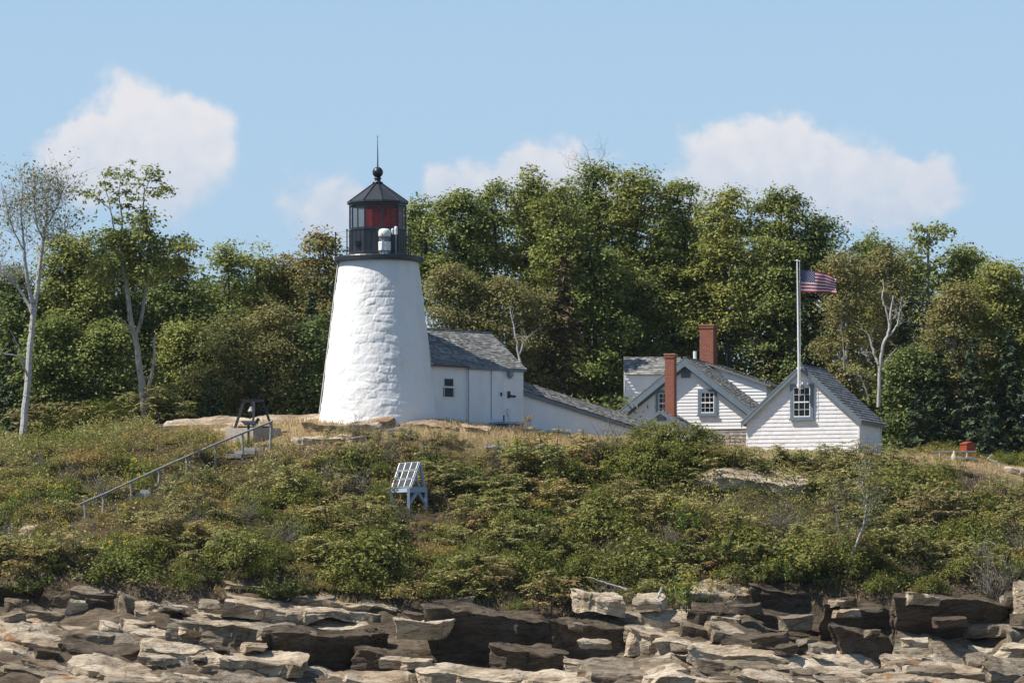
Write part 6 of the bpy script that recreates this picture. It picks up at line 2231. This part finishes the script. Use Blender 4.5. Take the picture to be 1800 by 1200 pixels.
def free_of(x, y):
    # distance to the handrail
    a = np.array(RA[:2]); b = np.array(RB[:2]); p = np.array([x, y])
    t = np.clip(np.dot(p - a, b - a) / np.dot(b - a, b - a), 0, 1)
    return np.linalg.norm(p - a - t * (b - a)), y < (a + t * (b - a))[1]


pts = []
tries = 0
BIG = [(W(1165, 800, -6.2)[0], -6.2, 2.0), (W(830, 860, -9.5)[0], -9.5, 1.0), (s0[0], s0[1] - .2, .55), (s0[0] + .75, s0[1] - .1, 1.1), (s0[0] + .25, s0[1] - 1.3, 1.35), (s0[0], s0[1] - 2.4, .9), (W(1495, 980, sb)[0], sb - .9, .9), (W(1510, 980, sb)[0], sb - 2.0, .8)]
ROCKS_ = [(W(1325, 850, -8.2)[0], -9.5, 2.6)]
while tries < 9000:
    tries += 1
    x = vr.uniform(-22.5, 22.5); y = vr.uniform(-17.4, -4.4)
    px = PX(x, y); z = gz(x, y)
    py = HOR - (z - CAMZ) * PPM * D / (D + y)
    edge = np.interp(px, *zip(*LINES[-16]))
    if py > edge + (3 if px < 480 else -2) + vr.normal() * 13: continue
    sp = .62 + .35 * vr.random() * (1 if y < -7 else .6)
    if any((x - a) ** 2 + (y - b) ** 2 < sp * sp for a, b, *_ in pts): continue
    if any((x - a) ** 2 + (y - b) ** 2 < r * r for a, b, r in BIG): continue
    if any((x - a) ** 2 / 2.5 + (y - b) ** 2 < r * r * .62 for a, b, r in ROCKS_): continue
    # the bare brow before the tower and the meadow at the right
    if 520 < px < 1110 and y > -5.6 and vr.random() < .8: continue
    if px > 1585 and y > -8.2 - (px - 1560) / 240 * 1.5 and vr.random() < .95: continue
    if px < 520 and y > -5.5 and vr.random() < .7: continue
    d, infront = free_of(x, y)
    if d < .5: continue
    n1 = vnoise(np.array([[x * .33, y * .5, 3.0]]), 5)[0]
    left = px < 470 and py < 905
    if left:
        w = dict(heath_bush=.66, goldenrod_clump=.12, bayberry_bush=.10, juniper_bush=.04, sumac_shrub=.04, leafless_bush=.04)
    elif py > 950:
        w = dict(bayberry_bush=.42 + .2 * n1, sumac_shrub=.26 - .2 * n1, juniper_bush=.18, goldenrod_clump=.10, heath_bush=.06, leafless_bush=.05)
    elif px < 760:
        w = dict(bayberry_bush=.26 + .2 * n1, sumac_shrub=.30 - .1 * n1, heath_bush=.20, juniper_bush=.12, goldenrod_clump=.05, leafless_bush=.10)
    else:
        w = dict(sumac_shrub=.56 - .2 * n1, bayberry_bush=.20 + .2 * n1, heath_bush=.08, juniper_bush=.04, goldenrod_clump=.09, leafless_bush=.03)
    ks = list(w); pr = np.clip(np.array([w[k_] for k_ in ks]), .01, 1); pr /= pr.sum()
    kn = ks[vr.choice(len(ks), p=pr)]
    s = vr.uniform(.55, 1.0) if vr.random() < .75 else vr.uniform(1.0, 1.45)
    if infront and d < 2.6: s = min(s, .8) * .5; kn = 'heath_bush' if kn in ('sumac_shrub',) else kn
    if y > -6.0: s *= .62
    pts.append((x, y, kn, s))
for x, y, kn, s in pts:
    plant(kn, (x, y, gz(x, y) - .04), s, s * vr.uniform(.8, 1.15), vr.uniform(0, 6.28), vr)


def special(name, px, Y, lobes, mat, label, seed, size, clumps, per, rc, aspect=.5, flat=.6):
    rng = np.random.default_rng(seed)
    k = (D + Y) / D / PPM
    base = gbase(px, Y)
    L = [(W(a, b, Y + dy), (rx * k, rx * k * .85, rz * k)) for a, b, rx, rz, dy in lobes]
    P, Nn, C = clumped(L, rng, clumps, per, rc, size, flat, aspect=aspect, inner=.5)
    g = terrain(P[:, 0], P[:, 1], False)
    ok = P[:, 2] > g - .05
    P, Nn = P[ok], Nn[ok]
    wood = MB()
    for q in C[::3]:
        wood.tube(bent(base + np.array([rng.normal() * .3, rng.normal() * .2, -.1]), q, rng, 3, .06), [.04, .03, .018, .006], 4, cap=False)
    finish_tree(name, base, wood, P, Nn, size, aspect, rng, mat, 'dark_bark', label, cat='bush', group=None)


special('bayberry_bush', 1165, -6.2, [(1100, 805, 46, 34, 0), (1135, 785, 50, 38, .3), (1185, 778, 54, 34, .4), (1228, 796, 40, 36, 0), (1165, 815, 66, 44, -.7), (1214, 828, 46, 32, -.8), (1112, 832, 44, 30, -.8), (1072, 815, 26, 26, 0), (1160, 762, 48, 18, .4), (1236, 768, 26, 20, .5)],
        'bayberry', 'big round olive-green bush hiding the foot of the small shed', 61, .046, 74, 84, .30, .5, .5)
special('juniper_bush', 840, -8.3, [(805, 838, 36, 20, .3), (850, 850, 50, 24, 0), (825, 868, 44, 22, -.2), (885, 862, 40, 18, .2), (850, 888, 46, 20, -.7), (790, 850, 22, 18, .4)],
        'juniper', 'wide dark spreading juniper right of the solar panel stand', 62, .075, 46, 54, .34, .3, .4)
special('bayberry_bush', 660, -6.6, [(630, 803, 36, 14, 0), (668, 800, 30, 12, .2), (605, 806, 30, 14, .2), (600, 828, 36, 16, -.5)], 'bayberry', 'bright green mounded bush at the brow left of the stone bench', 63, .05, 50, 50, .3)
special('juniper_bush', 345, -8.6, [(310, 862, 40, 20, 0), (350, 850, 40, 20, .2), (378, 860, 30, 18, 0), (330, 875, 40, 16, -.4)], 'juniper', 'dark green mound right below the middle of the handrail', 64, .06, 50, 60, .3, .3, .5)

# sumacs standing against the white buildings on the brow
for i, (px, py, s, lab) in enumerate([
        (1330, 800, .62, 'sumac at the left corner of the shingled building'), (1385, 800, .7, 'sumac before the left half of the shingled gable'), (1440, 798, .72, 'sumac before the middle of the shingled gable'),
        (1480, 800, .8, 'sumac before the right half of the shingled gable'), (1545, 802, .75, 'sumac at the right corner of the shingled building'), (1590, 806, .6, 'sumac between the shingled building and the picnic table'),
        (1360, 815, .7, 'sumac in front of the shingled wall, one step lower'), (1420, 815, .75, 'sumac below the window of the shingled gable'), (1510, 815, .8, 'sumac below the right corner of the shingled gable'),
        (1040, 785, .62, 'sumac left of the big round bush'), (1000, 792, .5, 'small sumac at the end of the walkway wall'), (1065, 790, .6, 'sumac touching the left side of the big round bush'),
        (720, 768, .45, 'sumac leaning on the right end of the stone bench'), (800, 770, .42, 'sumac standing alone in the dry grass before the workroom'), (770, 772, .36, 'small sumac right of the bench'), (640, 762, .36, 'small sumac under the lit side of the tower'),
        (620, 775, .5, 'sumac at the brow under the tower'), (580, 775, .45, 'sumac at the brow under the left edge of the tower')]):
    Yp = -4.9 if py > 780 else -4.3
    x = (px - 900) * (D + Yp) / D / PPM
    plant('sumac_shrub', (x, Yp, gz(x, Yp) - .05), s, s * 1.02, vr.uniform(0, 6.28), vr, lab, False)
for kn_, px, s_, lab in (('leafless_bush', 700, .6, 'grey twiggy bush hiding the left foot of the solar panel stand'), ('bayberry_bush', 684, .6, 'small green bush left of the solar panel stand'), ('leafless_bush', 722, .4, 'small grey twiggy bush before the solar panel stand')):
    Yp = s0[1] - .7; x = (px - 900) * (D + Yp) / D / PPM
    plant(kn_, (x, Yp, gz(x, Yp) - .05), s_, s_, 1.0, vr, lab, False)
for i in range(16):
    dx, dy = vr.uniform(-.9, 1.5), vr.uniform(-3.2, -.9)
    x, Yp = s0[0] + dx, s0[1] + dy; s_ = vr.uniform(.38, .55)
    plant(('heath_bush', 'heath_bush', 'bayberry_bush')[i % 3], (x, Yp, gz(x, Yp) - .04), s_, s_ * .8, vr.uniform(0, 6.28), vr)
lr = np.random.default_rng(515)
for i in range(22):
    x, Yp = lr.uniform(-20, 21), lr.uniform(-15.2, -7.5)
    px = PX(x, Yp)
    d_, inf_ = free_of(x, Yp)
    if d_ < 2.6 or (660 < px < 790 and Yp < -7) or (1200 < px < 1440 and Yp > -11) or (1440 < px < 1560 and Yp < -13): continue
    kn = 'bayberry_bush' if i % 3 else 'juniper_bush'
    s_ = lr.uniform(1.45, 2.0)
    plant(kn, (x, Yp, gz(x, Yp) - .1), s_, s_ * lr.uniform(.75, 1.0), lr.uniform(0, 6.28), lr, {'bayberry_bush': 'large rounded dark green bush standing out of the thicket', 'juniper_bush': 'large dark juniper mound standing out of the thicket'}[kn])['group'] = {'bayberry_bush': 'large rounded bushes of the thicket', 'juniper_bush': 'large juniper mounds of the thicket'}[kn]
# wood-edge shrubs left
for i in range(20):
    px = vr.uniform(60, 290); Yp = vr.uniform(5.2, 8.0)
    x = (px - 900) * (D + Yp) / D / PPM
    kn = 'bayberry_bush' if i % 3 else 'sumac_shrub'
    s = vr.uniform(.8, 1.5) if px < 300 else vr.uniform(.5, .9)
    e = plant(kn, (x, Yp, gz(x, Yp) - .05), s, s, vr.uniform(0, 6.28), vr, 'leafy shrub at the foot of the wood left of the tower', True)
    e['group'] = 'shrubs at the edge of the wood'
for i in range(16):
    px = vr.uniform(1575, 1830); Yp = vr.uniform(2.2, 5.5)
    x = (px - 900) * (D + Yp) / D / PPM
    s = vr.uniform(.5, .9)
    e = plant('bayberry_bush' if i % 2 else 'heath_bush', (x, Yp, gz(x, Yp) - .05), s, s, vr.uniform(0, 6.28), vr, 'small shaded shrub at the foot of the dark spruces', True)
    e['group'] = 'shrubs at the foot of the dark spruces'

# brown seed stalks before the workroom
rng_ = np.random.default_rng(70)
for i, (px, py) in enumerate(((906, 785), (922, 785), (926, 783))):
    b = W(px, py, -4.6); mb = MB(); P = []
    h = (38, 42, 48)[i] / PPM
    for j in range(5):
        t = np.array([rng_.normal() * .09, rng_.normal() * .09, h * rng_.uniform(.75, 1.05)])
        mb.tube(bent(np.zeros(3) - [0, 0, .3], t, rng_, 3, .03), [.01, .009, .007, .004], 3, cap=False)
        P.append(t + rng_.normal(size=(50, 3)) * [.07, .07, .05])
    P = np.concatenate(P)
    t_ = empty('weed_stalk', b, label=('short', 'middle', 'tallest')[i] + ' dry brown weed with branching top before the workroom corner', cat='weed')
    obj('stem', mb, MAT['brown_stalk'], t_)
    V, F = leaves(P, rng_.normal(size=P.shape), .022, rng_, .7); obj('seed_head', mesh_np('seed_head', V, F), MAT['brown_stalk'], t_, kind='stuff')

# low ground cover: nobody could count it
def scatter(n, x0, x1, y0, y1, rng, keepf):
    x = rng.uniform(x0, x1, n); y = rng.uniform(y0, y1, n)
    z = terrain(x, y)
    px = 900 + x * PPM * D / (D + y)
    py = HOR - (z - CAMZ) * PPM * D / (D + y)
    ok = keepf(px, py, x, y)
    return np.stack([x, y, z], 1)[ok], px[ok], py[ok]


g = np.random.default_rng(333)
edge_f = lambda px: np.interp(px, *zip(*LINES[-16]))
S, px, py = scatter(40000, -24, 24, -17, 6.5, g, lambda px, py, x, y: ((y < -4.2) | (px < 268) | ((px < 400) & (y < -2.5))) & ~((px > 685) & (px < 768) & (y < s0[1] + .3) & (y > s0[1] - 2.4) & (np.sin(x * 37 + y * 53) > -.1)) & (np.array([free_of(a_, b_)[0] > .5 for a_, b_ in zip(x, y)]) | (np.sin(x * 41 + y * 29) > .6)) & ~((px > 1215) & (px < 1430) & (py > 838) & (py < 862)) & (py < edge_f(px) + np.where(px < 480, 14, 5) + 9 * np.sin(px * .11)) & ~((px > 630) & (px < 770) & (y > -5.3)) & ~((px > 520) & (px < 1110) & (y > -5.4)) & ~((px > 1600) & (y > -7.5)))
nz_ = vnoise(np.stack([S[:, 0] * .45, S[:, 1] * .6, 0 * S[:, 0]], 1), 8)
for nm, mat, sel, per, sz, hh in (('undergrowth', 'heath', nz_ < .1, 9, .045, .30), ('undergrowth', 'sumac', (nz_ >= .1) & (nz_ < .35), 9, .055, .42), ('undergrowth', 'bayberry', nz_ >= .35, 9, .042, .34)):
    Q = np.repeat(S[sel], per, axis=0)
    Q = Q + g.normal(size=Q.shape) * [.10, .10, .03]; Q[:, 2] += np.abs(g.normal(size=len(Q))) * hh * .55 + .02
    V, F = leaves(Q, g.normal(size=Q.shape) * .6 + np.array([0, 0, .7]), sz, g, .45)
    obj(nm, mesh_np(nm, V, F), MAT[mat], kind='stuff', label={'heath': 'olive and brown low leafy undergrowth between the bushes', 'sumac': 'pale green leafy undergrowth between the bushes', 'bayberry': 'dark green leafy undergrowth between the bushes'}[mat])
yl, _, _ = scatter(900, -23, 23, -16, -5, g, lambda px, py, x, y: (py < edge_f(px) - 20) & ((px < 420) & (g.random(len(px)) < .5) | (np.abs(px - 1250) < 70) & (py > 850) & (py < 900) | (g.random(len(px)) < .1)))
Q = np.repeat(yl, 14, axis=0); Q = Q + g.normal(size=Q.shape) * [.06, .06, .06]; Q[:, 2] += .48
V, F = leaves(Q, g.normal(size=Q.shape) + np.array([0, 0, .8]), .024, g, .8)
obj('goldenrod_blossom', mesh_np('goldenrod_blossom', V, F), MAT['yellow'], kind='stuff', label='specks of yellow goldenrod blossom scattered over the slope')
# dry grass on the brow, the meadow and the rim above the rocks
S, px, py = scatter(90000, -24, 24, -17.6, 3.5, g, lambda px, py, x, y: ((y > -6.4) & (px > 440) & (px < 1330)) | ((px > 1560) & (y > -7.2)) | ((py > edge_f(px) - 12) & (py < edge_f(px) + np.where(px < 480, 44, 26)) & (np.sin(px * .021 + 1) > -.5)) | ((px > 330) & (px < 560) & (y > -5.6) & (y < 2)))
V, F = blades(S, np.where((px > 1540) & (py < 900), .10, .17), .012, g)
obj('dry_grass', mesh_np('dry_grass', V, F), MAT['dry_grass'], kind='stuff', label='dry tan grass on the brow, the meadow and the rim above the rocks')
# bracken and brush on the floor of the wood
n_ = 110000
x = g.uniform(-27, 27, n_); y = g.uniform(8.0, 30, n_)
z = terrain(x, y) + g.uniform(0, 1, n_) ** 1.3 * (1.2 + .9 * vnoise(np.stack([x * .4, y * .4, 0 * x], 1), 4)) + np.clip((y - 12) / 6, 0, 2.0) * g.uniform(0, 1, n_)
Q = np.stack([x, y, z], 1)
V, F = leaves(Q, g.normal(size=Q.shape) * .6 + np.array([0, 0, .6]), .10, g, .5)
obj('woodland_undergrowth', mesh_np('woodland_undergrowth', V, F), MAT['oak'], kind='stuff', label='shaded leafy undergrowth on the floor of the wood')
# ------------------------------------------------------------------ thin sea haze in the air between boat and island
hz = MB(); hz.box(-95, 95, -D - 12, 146, -8, 60)
hm = bpy.data.materials.new('sea_haze'); hm.use_nodes = True
hn = hm.node_tree; hn.nodes.clear()
ho = hn.nodes.new('ShaderNodeOutputMaterial'); hv = hn.nodes.new('ShaderNodeVolumePrincipled')
hv.inputs['Color'].default_value = (0.86, 0.92, 1.0, 1); hv.inputs['Density'].default_value = 0.00006; hv.inputs['Anisotropy'].default_value = 0.2
hn.links.new(hv.outputs[0], ho.inputs['Volume'])
obj('haze', hz, hm, kind='stuff', label='thin pale sea haze in the air before the island')
